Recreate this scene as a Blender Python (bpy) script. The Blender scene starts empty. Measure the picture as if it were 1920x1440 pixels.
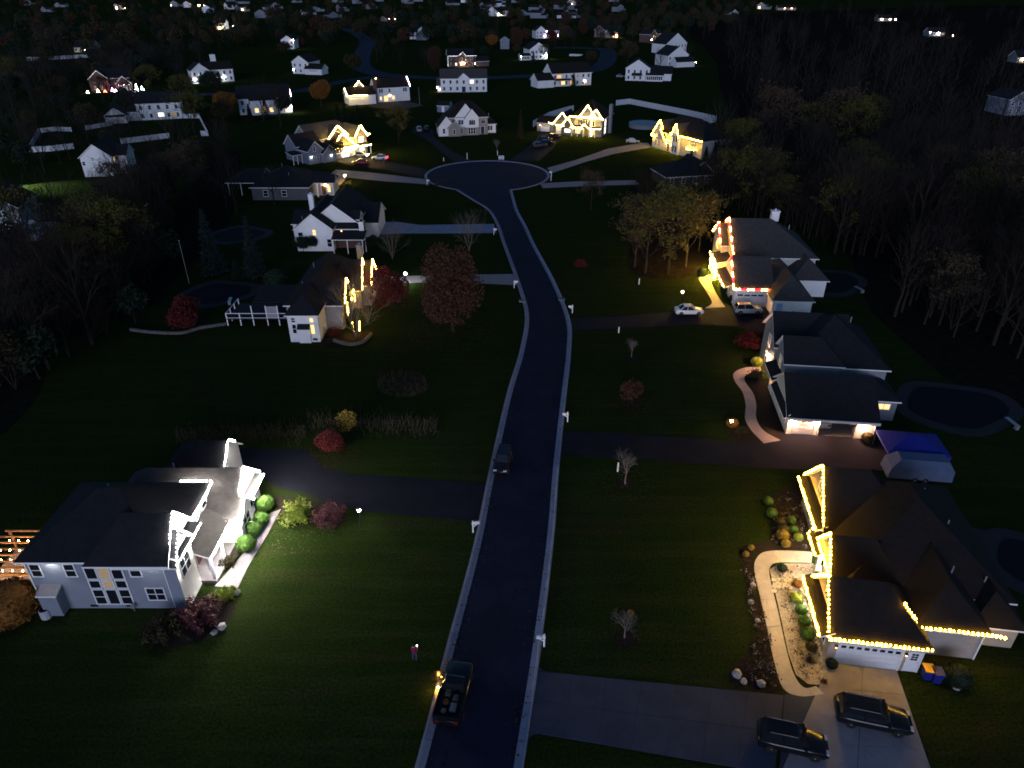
import bpy, bmesh, math, random
from mathutils import Vector, Matrix
R = math.radians
sc = bpy.context.scene
C = sc.collection
# ------------------------------------------------------------------ camera, sky, dusk light
CAM_H, PITCH, FPX = 45.0, R(30), 1331.0
cam = bpy.data.cameras.new('camera'); co = bpy.data.objects.new('camera', cam); C.objects.link(co)
cam.sensor_width = 36.0; cam.lens = FPX / 1920 * 36.0
cam.clip_start = 0.5; cam.clip_end = 6000
co.location = (0, 0, CAM_H); co.rotation_euler = (math.pi / 2 - PITCH, 0, 0)
sc.camera = co
wd = bpy.data.worlds.new('World'); sc.world = wd; wd.use_nodes = True
wn = wd.node_tree.nodes; bgn = wn['Background']
sky = wn.new('ShaderNodeTexSky'); sky.sky_type = 'NISHITA'; sky.sun_disc = False
sky.sun_elevation = R(8.0); sky.sun_rotation = R(188); sky.altitude = 150
sky.air_density = 1.0; sky.dust_density = 0.3; sky.ozone_density = 4.6
wd.node_tree.links.new(sky.outputs[0], bgn.inputs[0]); bgn.inputs[1].default_value = 0.10
# last glow of the western sky behind the camera: broad, cool and low
sl = bpy.data.lights.new('afterglow_sun', 'SUN'); so = bpy.data.objects.new('afterglow_sun', sl); C.objects.link(so)
sl.energy = 1.4; sl.angle = R(30); sl.color = (0.70, 0.72, 1.0)
so.rotation_euler = (R(82), 0, R(-8)); so.location = (0, -60, 80)
sc.view_settings.view_transform = 'Standard'; sc.view_settings.look = 'None'
sc.view_settings.exposure = 0.0; sc.view_settings.gamma = 1.0
cy = sc.cycles
cy.max_bounces = 4; cy.diffuse_bounces = 2; cy.glossy_bounces = 2; cy.transmission_bounces = 2; cy.transparent_max_bounces = 4
cy.sample_clamp_indirect = 2.0; cy.use_light_tree = True; cy.use_denoising = True; cy.filter_width = 1.7
cy.caustics_reflective = False; cy.caustics_refractive = False

def at(u, v, z=0.0):
    """point of the place seen at photograph pixel (u, v) at height z: used to survey positions"""
    dx = (u - 960) / FPX; dy = (720 - v) / FPX
    Y = math.cos(PITCH) + dy * math.sin(PITCH); Z = -math.sin(PITCH) + dy * math.cos(PITCH)
    t = (z - CAM_H) / Z
    return Vector((dx * t, Y * t, z))

# ------------------------------------------------------------------ materials
MT = {}
def mat(name, col, rough=0.8, vary=0.25, vs=1.5, bump=None, spec=0.3, metal=0.0, emit=None, es=0.0, coords='Object', trans=0.0):
    """procedural principled material: colour broken up by two noises, optional bump (scale, strength, kind)"""
    if name in MT: return MT[name]
    m = bpy.data.materials.new(name); m.use_nodes = True; MT[name] = m
    nt = m.node_tree; b = nt.nodes['Principled BSDF']; L = nt.links.new
    b.inputs['Roughness'].default_value = rough; b.inputs['Metallic'].default_value = metal
    b.inputs['Specular IOR Level'].default_value = spec
    if emit:
        b.inputs['Base Color'].default_value = (*col, 1)
        b.inputs['Emission Color'].default_value = (*emit, 1); b.inputs['Emission Strength'].default_value = es
        return m
    tc = nt.nodes.new('ShaderNodeTexCoord')
    if vary:
        n = nt.nodes.new('ShaderNodeTexNoise'); n.inputs['Scale'].default_value = vs; n.inputs['Detail'].default_value = 6; n.inputs['Roughness'].default_value = 0.65
        L(tc.outputs[coords], n.inputs['Vector'])
        r = nt.nodes.new('ShaderNodeValToRGB'); r.color_ramp.elements[0].position = 0.3; r.color_ramp.elements[1].position = 0.7
        r.color_ramp.elements[0].color = (*[c * (1 - vary) for c in col], 1); r.color_ramp.elements[1].color = (*[min(1, c * (1 + vary)) for c in col], 1)
        L(n.outputs['Fac'], r.inputs['Fac']); L(r.outputs['Color'], b.inputs['Base Color'])
    else:
        b.inputs['Base Color'].default_value = (*col, 1)
    if bump:
        bs, st, kind = bump
        bn = nt.nodes.new('ShaderNodeBump'); bn.inputs['Strength'].default_value = st
        if kind == 'noise':
            n2 = nt.nodes.new('ShaderNodeTexNoise'); n2.inputs['Scale'].default_value = bs; n2.inputs['Detail'].default_value = 4
            L(tc.outputs[coords], n2.inputs['Vector']); L(n2.outputs['Fac'], bn.inputs['Height']); bn.inputs['Distance'].default_value = 0.05
        else:      # 'lap': horizontal laps of siding or shingle courses, height period bs
            sx = nt.nodes.new('ShaderNodeSeparateXYZ'); L(tc.outputs[coords], sx.inputs[0])
            d = nt.nodes.new('ShaderNodeMath'); d.operation = 'DIVIDE'; d.inputs[1].default_value = bs; L(sx.outputs[2], d.inputs[0])
            f = nt.nodes.new('ShaderNodeMath'); f.operation = 'FRACT'; L(d.outputs[0], f.inputs[0])
            g = nt.nodes.new('ShaderNodeMath'); g.operation = 'SUBTRACT'; g.inputs[0].default_value = 1.0; L(f.outputs[0], g.inputs[1])
            L(g.outputs[0], bn.inputs['Height']); bn.inputs['Distance'].default_value = 0.06
        L(bn.outputs['Normal'], b.inputs['Normal'])
    return m
def glow(name, col, s):
    if name in MT: return MT[name]
    return mat(name, (0.02, 0.02, 0.02), emit=col, es=s)

def brickmat(name, c1, c2, mortar, scale=2.2):
    if name in MT: return MT[name]
    m = bpy.data.materials.new(name); m.use_nodes = True; MT[name] = m
    nt = m.node_tree; b = nt.nodes['Principled BSDF']; b.inputs['Roughness'].default_value = 0.85
    tc = nt.nodes.new('ShaderNodeTexCoord'); mp = nt.nodes.new('ShaderNodeMapping'); mp.inputs['Rotation'].default_value = (R(90), 0, R(35))
    bt = nt.nodes.new('ShaderNodeTexBrick'); bt.inputs['Scale'].default_value = scale
    bt.inputs['Color1'].default_value = (*c1, 1); bt.inputs['Color2'].default_value = (*c2, 1); bt.inputs['Mortar'].default_value = (*mortar, 1)
    bt.inputs['Mortar Size'].default_value = 0.03
    nt.links.new(tc.outputs['Object'], mp.inputs[0]); nt.links.new(mp.outputs[0], bt.inputs[0]); nt.links.new(bt.outputs['Color'], b.inputs['Base Color'])
    bn = nt.nodes.new('ShaderNodeBump'); bn.inputs['Strength'].default_value = 0.5; bn.inputs['Distance'].default_value = 0.03
    nt.links.new(bt.outputs['Fac'], bn.inputs['Height']); bn.invert = True; nt.links.new(bn.outputs['Normal'], b.inputs['Normal'])
    return m

def grassmat():
    m = bpy.data.materials.new('lawn'); m.use_nodes = True; nt = m.node_tree; b = nt.nodes['Principled BSDF']; L = nt.links.new
    b.inputs['Roughness'].default_value = 1.0; b.inputs['Specular IOR Level'].default_value = 0.0
    tc = nt.nodes.new('ShaderNodeTexCoord')
    def noise(s, d=5, stretch=None):
        n = nt.nodes.new('ShaderNodeTexNoise'); n.inputs['Scale'].default_value = s; n.inputs['Detail'].default_value = d; n.inputs['Roughness'].default_value = 0.7
        if stretch:
            mp = nt.nodes.new('ShaderNodeMapping'); mp.inputs['Scale'].default_value = stretch; mp.inputs['Rotation'].default_value = (0, 0, R(6)); L(tc.outputs['Object'], mp.inputs[0]); L(mp.outputs[0], n.inputs['Vector'])
        else: L(tc.outputs['Object'], n.inputs['Vector'])
        return n
    big, mid, fine, mow = noise(0.03), noise(0.35), noise(5.0, 3), noise(0.9, 3, (0.06, 1.0, 1.0))
    def mix(fac, a, c, blend='MIX', f=None):
        x = nt.nodes.new('ShaderNodeMix'); x.data_type = 'RGBA'; x.blend_type = blend
        if f is not None: x.inputs[0].default_value = f
        else: L(fac, x.inputs[0])
        for i, q in ((6, a), (7, c)):
            if isinstance(q, tuple): x.inputs[i].default_value = (*q, 1)
            else: L(q, x.inputs[i])
        return x.outputs[2]
    def ramp(n, a, c):
        r = nt.nodes.new('ShaderNodeValToRGB'); r.color_ramp.elements[0].position = a; r.color_ramp.elements[1].position = c; L(n.outputs['Fac'], r.inputs[0]); return r.outputs[0]
    c = mix(ramp(big, .35, .65), (0.0115, 0.027, 0.004), (0.018, 0.022, 0.009))
    c = mix(ramp(mid, .35, .7), c, (0.018, 0.031, 0.006))
    c = mix(ramp(mow, .45, .62), c, (0.024, 0.031, 0.010)); 
    worn = noise(0.11, 6)
    c = mix(ramp(worn, .56, .74), c, (0.027, 0.024, 0.012))
    d = mix(ramp(fine, .3, .7), (0.45, 0.45, 0.45), (1.5, 1.5, 1.5))
    c = mix(None, c, d, 'MULTIPLY', 1.0)
    L(c, b.inputs['Base Color'])
    bn = nt.nodes.new('ShaderNodeBump'); bn.inputs['Strength'].default_value = 0.6; bn.inputs['Distance'].default_value = 0.08
    L(noise(7.0, 4).outputs['Fac'], bn.inputs['Height']); L(bn.outputs['Normal'], b.inputs['Normal'])
    MT['lawn'] = m
    return m
grassmat()
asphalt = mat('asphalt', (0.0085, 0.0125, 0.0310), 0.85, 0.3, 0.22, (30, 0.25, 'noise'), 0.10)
def tar(m):      # sealed cracks wandering over the asphalt
    nt = m.node_tree; b = nt.nodes['Principled BSDF']; L = nt.links.new; old = b.inputs['Base Color'].links[0].from_socket
    tc = nt.nodes.new('ShaderNodeTexCoord'); n = nt.nodes.new('ShaderNodeTexNoise'); n.inputs['Scale'].default_value = .5; n.inputs['Detail'].default_value = 4; L(tc.outputs['Object'], n.inputs['Vector'])
    ad = nt.nodes.new('ShaderNodeVectorMath'); ad.operation = 'MULTIPLY_ADD'; ad.inputs[1].default_value = (5, 5, 5); L(n.outputs['Color'], ad.inputs[0]); L(tc.outputs['Object'], ad.inputs[2])
    v = nt.nodes.new('ShaderNodeTexVoronoi'); v.feature = 'DISTANCE_TO_EDGE'; v.inputs['Scale'].default_value = .13; L(ad.outputs[0], v.inputs['Vector'])
    lt = nt.nodes.new('ShaderNodeMath'); lt.operation = 'LESS_THAN'; lt.inputs[1].default_value = .0035; L(v.outputs['Distance'], lt.inputs[0])
    x = nt.nodes.new('ShaderNodeMix'); x.data_type = 'RGBA'; L(lt.outputs[0], x.inputs[0]); L(old, x.inputs[6]); x.inputs[7].default_value = (.004, .005, .012, 1); L(x.outputs[2], b.inputs['Base Color'])
tar(asphalt)
asphalt2 = mat('driveway_asphalt', (0.011, 0.0118, 0.019), 0.85, 0.25, 0.4, (30, 0.25, 'noise'), 0.1)
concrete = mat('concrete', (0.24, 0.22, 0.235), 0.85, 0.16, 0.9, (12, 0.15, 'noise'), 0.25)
concd = mat('shaded_driveway_concrete', (0.040, 0.048, 0.074), 0.85, 0.2, 0.5, (12, 0.15, 'noise'), 0.2)  # shade and dusk blue put into the colour; the lit apron stays lighter
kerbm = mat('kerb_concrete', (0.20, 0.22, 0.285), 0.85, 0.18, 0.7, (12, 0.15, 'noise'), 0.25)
paver = mat('stamped_paving', (0.42, 0.38, 0.33), 0.8, 0.14, 1.6, (4, 0.3, 'noise'), 0.25)
gravel = mat('pale_gravel', (0.36, 0.32, 0.27), 0.95, 0.4, 6, (18, 0.8, 'noise'), 0.1)
mulch = mat('bark_mulch', (0.022, 0.017, 0.014), 1.0, 0.4, 5, (14, 0.8, 'noise'), 0.05)
roofm = mat('roof_shingle', (0.015, 0.016, 0.019), 0.9, 0.22, 2.0, (0.16, 0.5, 'lap'), 0.15)
roofb = mat('roof_shingle_brown', (0.017, 0.014, 0.013), 0.9, 0.22, 2.0, (0.16, 0.5, 'lap'), 0.15)
roofg = mat('roof_shingle_grey', (0.060, 0.056, 0.054), 0.9, 0.22, 2.0, (0.16, 0.5, 'lap'), 0.15)
white = mat('white_trim', (0.80, 0.80, 0.80), 0.55, 0.05, 1.0)
sidw = mat('white_siding', (0.80, 0.80, 0.79), 0.6, 0.06, 0.8, (0.2, 0.7, 'lap'))
sidb = mat('blue_grey_siding', (0.20, 0.225, 0.27), 0.6, 0.08, 0.8, (0.2, 1.0, 'lap'))
sidd = mat('charcoal_siding', (0.085, 0.088, 0.095), 0.6, 0.08, 0.8, (0.2, 0.7, 'lap'))
sidg = mat('grey_siding', (0.22, 0.23, 0.25), 0.6, 0.08, 0.8, (0.2, 0.7, 'lap'))
sidt = mat('tan_siding', (0.40, 0.34, 0.26), 0.6, 0.08, 0.8, (0.2, 0.7, 'lap'))
sidc = mat('cream_siding', (0.55, 0.52, 0.46), 0.6, 0.06, 0.8, (0.2, 0.7, 'lap'))
brick = brickmat('red_brick', (0.085, 0.034, 0.026), (0.11, 0.045, 0.034), (0.12, 0.10, 0.09), 2.6)
brickp = brickmat('pink_brick', (0.36, 0.22, 0.17), (0.42, 0.28, 0.22), (0.4, 0.36, 0.33), 2.6)
stone = brickmat('grey_stone', (0.24, 0.225, 0.21), (0.31, 0.29, 0.27), (0.2, 0.19, 0.18), 1.6)
glassd = mat('dark_glass', (0.012, 0.014, 0.018), 0.08, 0, spec=0.6)
litw = glow('lit_window_warm', (1.0, 0.66, 0.26), 1.6)
lito = glow('lit_window_orange', (1.0, 0.42, 0.10), 1.5)
litc = glow('lit_window_cool', (1.0, 0.92, 0.80), 2.2)
litd = glow('lit_window_dim', (1.0, 0.72, 0.42), 0.28)
metal = mat('dark_metal', (0.03, 0.03, 0.032), 0.4, 0, metal=0.6)
galv = mat('galvanised_metal', (0.5, 0.51, 0.52), 0.35, 0.1, 3, metal=0.7)
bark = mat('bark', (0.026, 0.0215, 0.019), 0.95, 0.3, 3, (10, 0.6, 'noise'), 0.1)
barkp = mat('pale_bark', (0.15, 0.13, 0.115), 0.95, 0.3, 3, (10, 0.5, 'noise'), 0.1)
poolw = mat('pool_cover', (0.003, 0.0035, 0.008), 0.9, 0.2, 0.6, spec=0.2)
patio = mat('patio_slabs', (0.020, 0.019, 0.022), 0.85, 0.2, 1.0)
def leafm(name, col):
    return mat(name, col, 0.8, 0.45, 1.7, None, 0.15)
lf_red = leafm('leaf_red', (0.085, 0.014, 0.014)); lf_rust = leafm('leaf_rust', (0.064, 0.029, 0.018)); lf_or = leafm('leaf_orange', (0.20, 0.085, 0.018))
lf_yel = leafm('leaf_yellow', (0.20, 0.14, 0.025)); lf_ol = leafm('leaf_olive', (0.040, 0.034, 0.015)); lf_gr = leafm('leaf_green', (0.05, 0.105, 0.018))
lf_ev = leafm('leaf_evergreen', (0.015, 0.027, 0.016)); lf_pur = leafm('leaf_purple', (0.085, 0.032, 0.036)); lf_lime = leafm('leaf_lime', (0.15, 0.19, 0.025))
lf_yg = leafm('leaf_yellow_green', (0.075, 0.068, 0.016)); lf_tan = leafm('leaf_tan', (0.060, 0.043, 0.024)); lf_blue = leafm('leaf_blue_spruce', (0.019, 0.032, 0.027))

# ------------------------------------------------------------------ mesh helpers
class MB:
    def __init__(s): s.v = []; s.f = []; s.m = []; s.k = 0
    def add(s, vs, fs):
        o = len(s.v); s.v += [tuple(p) for p in vs]
        for f in fs: s.f.append([o + i for i in f]); s.m.append(s.k)
        return s
    def box(s, x0, x1, y0, y1, z0, z1):
        return s.add([(x0, y0, z0), (x1, y0, z0), (x1, y1, z0), (x0, y1, z0), (x0, y0, z1), (x1, y0, z1), (x1, y1, z1), (x0, y1, z1)],
                     [(0, 3, 2, 1), (4, 5, 6, 7), (0, 1, 5, 4), (1, 2, 6, 5), (2, 3, 7, 6), (3, 0, 4, 7)])
    def tube(s, p, q, r0, r1, n=6, cap=True):
        p, q = Vector(p), Vector(q); d = (q - p)
        if d.length < 1e-6: return s
        d.normalize(); a = d.orthogonal().normalized(); b = d.cross(a)
        vs = []
        for c, r in ((p, r0), (q, r1)):
            for i in range(n):
                t = 2 * math.pi * i / n; vs.append(c + a * (r * math.cos(t)) + b * (r * math.sin(t)))
        fs = [(i, (i + 1) % n, n + (i + 1) % n, n + i) for i in range(n)]
        if cap: fs += [tuple(range(n - 1, -1, -1)), tuple(range(n, 2 * n))]
        return s.add(vs, fs)
    def lathe(s, c, prof, n=10):
        c = Vector(c); vs = []; fs = []
        for r, z in prof:
            for i in range(n):
                t = 2 * math.pi * i / n; vs.append((c.x + r * math.cos(t), c.y + r * math.sin(t), c.z + z))
        for j in range(len(prof) - 1):
            for i in range(n): fs.append((j * n + i, j * n + (i + 1) % n, (j + 1) * n + (i + 1) % n, (j + 1) * n + i))
        fs += [tuple(range(n - 1, -1, -1)), tuple(range((len(prof) - 1) * n, len(prof) * n))]
        return s.add(vs, fs)
    def ball(s, c, r, n=6, m=4, sq=1.0):
        prof = [(max(1e-3, r * math.sin(math.pi * j / m)), -r * sq * math.cos(math.pi * j / m)) for j in range(m + 1)]
        return s.lathe(c, prof, n)
    def poly(s, pts, z0, z1):
        n = len(pts); vs = [(p[0], p[1], z0) for p in pts] + [(p[0], p[1], z1) for p in pts]
        return s.add(vs, [tuple(range(n, 2 * n)), tuple(range(n - 1, -1, -1))] + [(i, (i + 1) % n, n + (i + 1) % n, n + i) for i in range(n)])
    def mesh(s, name, mats):
        me = bpy.data.meshes.new(name); me.from_pydata(s.v, [], s.f)
        for m in (mats if isinstance(mats, (list, tuple)) else [mats]): me.materials.append(m)
        if any(s.m):
            me.polygons.foreach_set('material_index', s.m)
        me.update(); return me
def smooth(me):
    me.polygons.foreach_set('use_smooth', [True] * len(me.polygons)); return me
def link(name, data, parent=None, loc=(0, 0, 0), rz=0.0, sc_=None):
    o = bpy.data.objects.new(name, data); C.objects.link(o); o.location = loc; o.rotation_euler = (0, 0, rz)
    if sc_: o.scale = sc_ if isinstance(sc_, tuple) else (sc_,) * 3
    if parent: o.parent = parent
    return o
def obj(name, mb, mats, parent=None, loc=(0, 0, 0), rz=0.0): return link(name, mb.mesh(name, mats), parent, loc, rz)
def tag(o, label, cat, group=None):
    o['label'] = label; o['category'] = cat
    if group: o['group'] = group
    return o
def thing(name, label, cat, loc=(0, 0, 0), rz=0.0, group=None): return tag(link(name, None, None, loc, rz), label, cat, group)
def struct(o, kind='structure'): o['kind'] = kind; return o

# ------------------------------------------------------------------ ground, roads, kerbs, drives
def sheet(name, pts, z, m, thick=None):
    """flat polygon of ground cover; corners given in the world"""
    bm = bmesh.new(); vs = [bm.verts.new((p[0], p[1], z)) for p in pts]
    f = bm.faces.new(vs); f.normal_update()
    if f.normal.z < 0: f.normal_flip()
    if thick:
        r = bmesh.ops.extrude_face_region(bm, geom=[f]); bmesh.ops.translate(bm, vec=(0, 0, thick), verts=[g for g in r['geom'] if isinstance(g, bmesh.types.BMVert)])
    bmesh.ops.triangulate(bm, faces=bm.faces[:])
    me = bpy.data.meshes.new(name); bm.to_mesh(me); bm.free(); me.materials.append(m)
    return link(name, me)
def px(*uv): return [at(u, v) for u, v in uv]
def smoothpath(pts, n=6):
    """Catmull-Rom through the points"""
    P = [Vector((p[0], p[1])) for p in pts]; out = []
    for i in range(len(P) - 1):
        a = P[max(i - 1, 0)]; b = P[i]; c = P[i + 1]; d = P[min(i + 2, len(P) - 1)]
        for k in range(n):
            t = k / n
            out.append(0.5 * ((2 * b) + (c - a) * t + (2 * a - 5 * b + 4 * c - d) * t * t + (3 * b - a - 3 * c + d) * t ** 3))
    out.append(P[-1]); return out
def ribbon(name, pts, w, z, m, kind='structure'):
    P = smoothpath(pts); L_ = []; R_ = []
    for i, p in enumerate(P):
        d = (P[min(i + 1, len(P) - 1)] - P[max(i - 1, 0)]).normalized(); nrm = Vector((-d.y, d.x))
        ww = w[0] + (w[1] - w[0]) * i / (len(P) - 1) if isinstance(w, tuple) else w
        L_.append(p + nrm * ww / 2); R_.append(p - nrm * ww / 2)
    mb = MB(); n = len(P)
    mb.add([(p.x, p.y, z) for p in L_] + [(p.x, p.y, z) for p in R_], [(n + i, n + i + 1, i + 1, i) for i in range(n - 1)])
    return struct(obj(name, mb, m), kind), L_, R_

g = MB(); N = 24
xs = [-2600 + 5200 * i / N for i in range(N + 1)]; ys = [-400 + 3600 * i / N for i in range(N + 1)]
g.add([(x, y, 0) for y in ys for x in xs], [(j * (N + 1) + i, j * (N + 1) + i + 1, (j + 1) * (N + 1) + i + 1, (j + 1) * (N + 1) + i) for j in range(N) for i in range(N)])
struct(obj('ground', g, MT['lawn']))
left_edge = [(-14, -30), (-9.4, 5), (-5.8, 27.7), (-4.6, 36.7), (-3.0, 48.1), (-2.0, 58.2), (-0.2, 74.7), (1.6, 87), (2.5, 99.1), (1.3, 112), (0.0, 122.3), (-1.4, 133), (-2.8, 144.5), (-5.0, 155)]
right_edge = [(-8, -30), (-3.4, 5), (0.2, 27.7), (1.8, 38.0), (3.4, 50.2), (4.5, 61.0), (6.2, 75.3), (7.6, 87), (8.2, 97), (6.9, 111), (5.3, 122), (3.9, 131.1), (2.4, 143), (0.9, 153)]
CX, CY, CR = -6.4, 186.0, 15.6
arc = [(CX + CR * math.cos(R(a)), CY + CR * math.sin(R(a))) for a in range(-68, 249, 6)]
le = smoothpath(left_edge + [(-8.6, 162.5)] + arc[-1:], 8); re_ = smoothpath(right_edge + [(0.2, 161)] + arc[:1], 8)
loop = [Vector(p) for p in re_] + [Vector(p) for p in arc[1:-1]] + [Vector(p) for p in reversed(le)]
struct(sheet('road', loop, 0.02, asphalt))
def kerb(name, path, seglen=3.0, w=0.55, side=1):
    """row of concrete gutter slabs laid along the road edge, with open joints"""
    root = struct(link(name, None)); root['label'] = 'pale concrete gutter kerb laid in slabs along the road'
    P = [Vector((p[0], p[1])) for p in path]; acc = [0]
    for a, b in zip(P, P[1:]): acc.append(acc[-1] + (b - a).length)
    def pos(s):
        s = max(0, min(acc[-1], s))
        for i in range(len(P) - 1):
            if acc[i + 1] >= s:
                t = (s - acc[i]) / max(1e-6, acc[i + 1] - acc[i]); d = (P[i + 1] - P[i]).normalized(); return P[i].lerp(P[i + 1], t), d
        return P[-1], (P[-1] - P[-2]).normalized()
    s = 0.0
    while s < acc[-1] - 0.3:
        e = min(s + seglen, acc[-1]); mb = MB(); k = 4; rows = []
        for j in range(k + 1):
            p, d = pos(s + 0.025 + (e - s - 0.05) * j / k); n = Vector((-d.y, d.x)) * side
            a = p - n * 0.10; b = p + n * (w - 0.24); c = p + n * (w - 0.14); q = p + n * w
            rows.append([(a.x, a.y, 0.03), (b.x, b.y, 0.04), (c.x, c.y, 0.14), (q.x, q.y, 0.145), (q.x, q.y, -0.05), (a.x, a.y, -0.05)])
        vs = [v for r in rows for v in r]; fs = []
        for j in range(k):
            for i in range(6): fs.append((j * 6 + i, j * 6 + (i + 1) % 6, (j + 1) * 6 + (i + 1) % 6, (j + 1) * 6 + i))
        fs += [(0, 1, 2, 3, 4, 5), tuple(k * 6 + i for i in (5, 4, 3, 2, 1, 0))]
        mb.add(vs, fs); obj('kerb_slab', mb, kerbm, root); s = e
    return root
kl = [p for p in le if p.y > 18]; kr = [p for p in re_ if p.y > 18]
kerb('kerb_left', kl, side=1); kerb('kerb_right', kr, side=-1)
kerb('kerb_cul_de_sac', arc, 3.2, side=-1)

def drive(name, pts, m=asphalt2, z=0.03): return struct(sheet(name, pts, z, m))
drive('driveway', px((893, 978), (780, 968), (690, 960), (630, 950), (575, 925), (520, 915), (497, 900), (470, 880), (440, 868), (455, 842), (577, 843), (592, 860), (612, 878), (650, 888), (740, 894), (925, 908)))
drive('driveway', px((1050, 808), (1200, 814), (1380, 828), (1462, 829), (1466, 808), (1632, 818), (1665, 838), (1660, 885), (1450, 879), (1200, 862), (1044, 853)))
drive('driveway', px((1070, 597), (1200, 590), (1330, 580), (1352, 570), (1440, 570), (1450, 596), (1560, 590), (1540, 615), (1420, 625), (1380, 612), (1300, 609), (1200, 614), (1072, 620)))
drive('driveway', px((962, 514), (880, 515), (800, 517), (700, 519), (700, 532), (800, 530), (880, 531), (970, 535)), concrete)
drive('driveway', px((926, 420), (850, 421), (790, 422), (740, 416), (690, 418), (680, 440), (760, 438), (850, 438), (931, 437)), kerbm)
drive('driveway', px((1012, 344), (1090, 340), (1190, 338), (1200, 346), (1100, 349), (1018, 353)), concrete)
drive('driveway', px((1026, 315), (1080, 300), (1140, 279), (1200, 268), (1215, 268), (1222, 276), (1150, 289), (1100, 303), (1034, 325)), concrete)
drive('driveway', px((957, 301), (985, 280), (1005, 262), (1012, 250), (1036, 252), (1050, 262), (1030, 285), (1012, 302)))
drive('driveway', px((884, 301), (850, 285), (828, 268), (815, 258), (812, 243), (778, 238), (772, 247), (800, 262), (826, 283), (852, 304)))
drive('driveway', px((800, 318), (760, 309), (720, 302), (668, 292), (624, 299), (655, 310), (720, 318), (798, 336)))
drive('driveway', px((802, 337), (740, 329), (690, 323), (630, 318), (615, 330), (650, 333), (720, 340), (806, 346)), concrete)
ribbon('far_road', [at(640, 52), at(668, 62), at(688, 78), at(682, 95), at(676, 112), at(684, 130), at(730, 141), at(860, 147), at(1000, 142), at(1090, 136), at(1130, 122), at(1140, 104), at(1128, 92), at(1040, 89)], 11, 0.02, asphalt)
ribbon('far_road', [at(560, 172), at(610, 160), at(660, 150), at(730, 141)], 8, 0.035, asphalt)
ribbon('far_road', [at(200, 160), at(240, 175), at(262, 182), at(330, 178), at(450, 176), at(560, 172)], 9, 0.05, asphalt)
# ------------------------------------------------------------------ house kit
_wc = {}
def winmesh(w, h, cols, rows, arch=False):
    """window frame with its sashes; the pane is a separate mesh. Built facing -Y, sill at z = 0"""
    k = (round(w, 2), round(h, 2), cols, rows, arch)
    if k in _wc: return _wc[k]
    f = MB(); t = 0.09
    f.box(-w / 2 - t, w / 2 + t, -0.06, 0.0, -t, 0); f.box(-w / 2 - t, w / 2 + t, -0.06, 0.0, h, h + t)
    f.box(-w / 2 - t, -w / 2, -0.058, 0.0, 0, h); f.box(w / 2, w / 2 + t, -0.058, 0.0, 0, h)
    for i in range(1, cols): x = -w / 2 + w * i / cols; f.box(x - 0.03, x + 0.03, -0.05, 0.0, 0, h)
    for j in range(1, rows): z = h * j / rows; f.box(-w / 2, w / 2, -0.047, 0.0, z - 0.03, z + 0.03)
    p = MB()
    if arch:
        n = 8; pts = [(w / 2 * math.cos(math.pi * i / n), h + t + w / 2 * 0.8 * math.sin(math.pi * i / n)) for i in range(n + 1)]
        p.add([(x, -0.02, z) for x, z in pts] + [(x, 0, z) for x, z in pts], [tuple(range(n + 1))])
        for (a, b), (c, d) in zip(pts, pts[1:]): f.tube((a, -0.03, b), (c, -0.03, d), 0.06, 0.06, 4)
        f.tube((0, -0.03, h + t), (0, -0.03, h + t + w * 0.4), 0.03, 0.03, 4)
    p.box(-w / 2, w / 2, -0.02, 0.0, 0, h)
    _wc[k] = (f.mesh('window_frame', white), {}, p)
    return _wc[k]
SIDE = {'s': 0.0, 'e': math.pi / 2, 'n': math.pi, 'w': -math.pi / 2}
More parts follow.
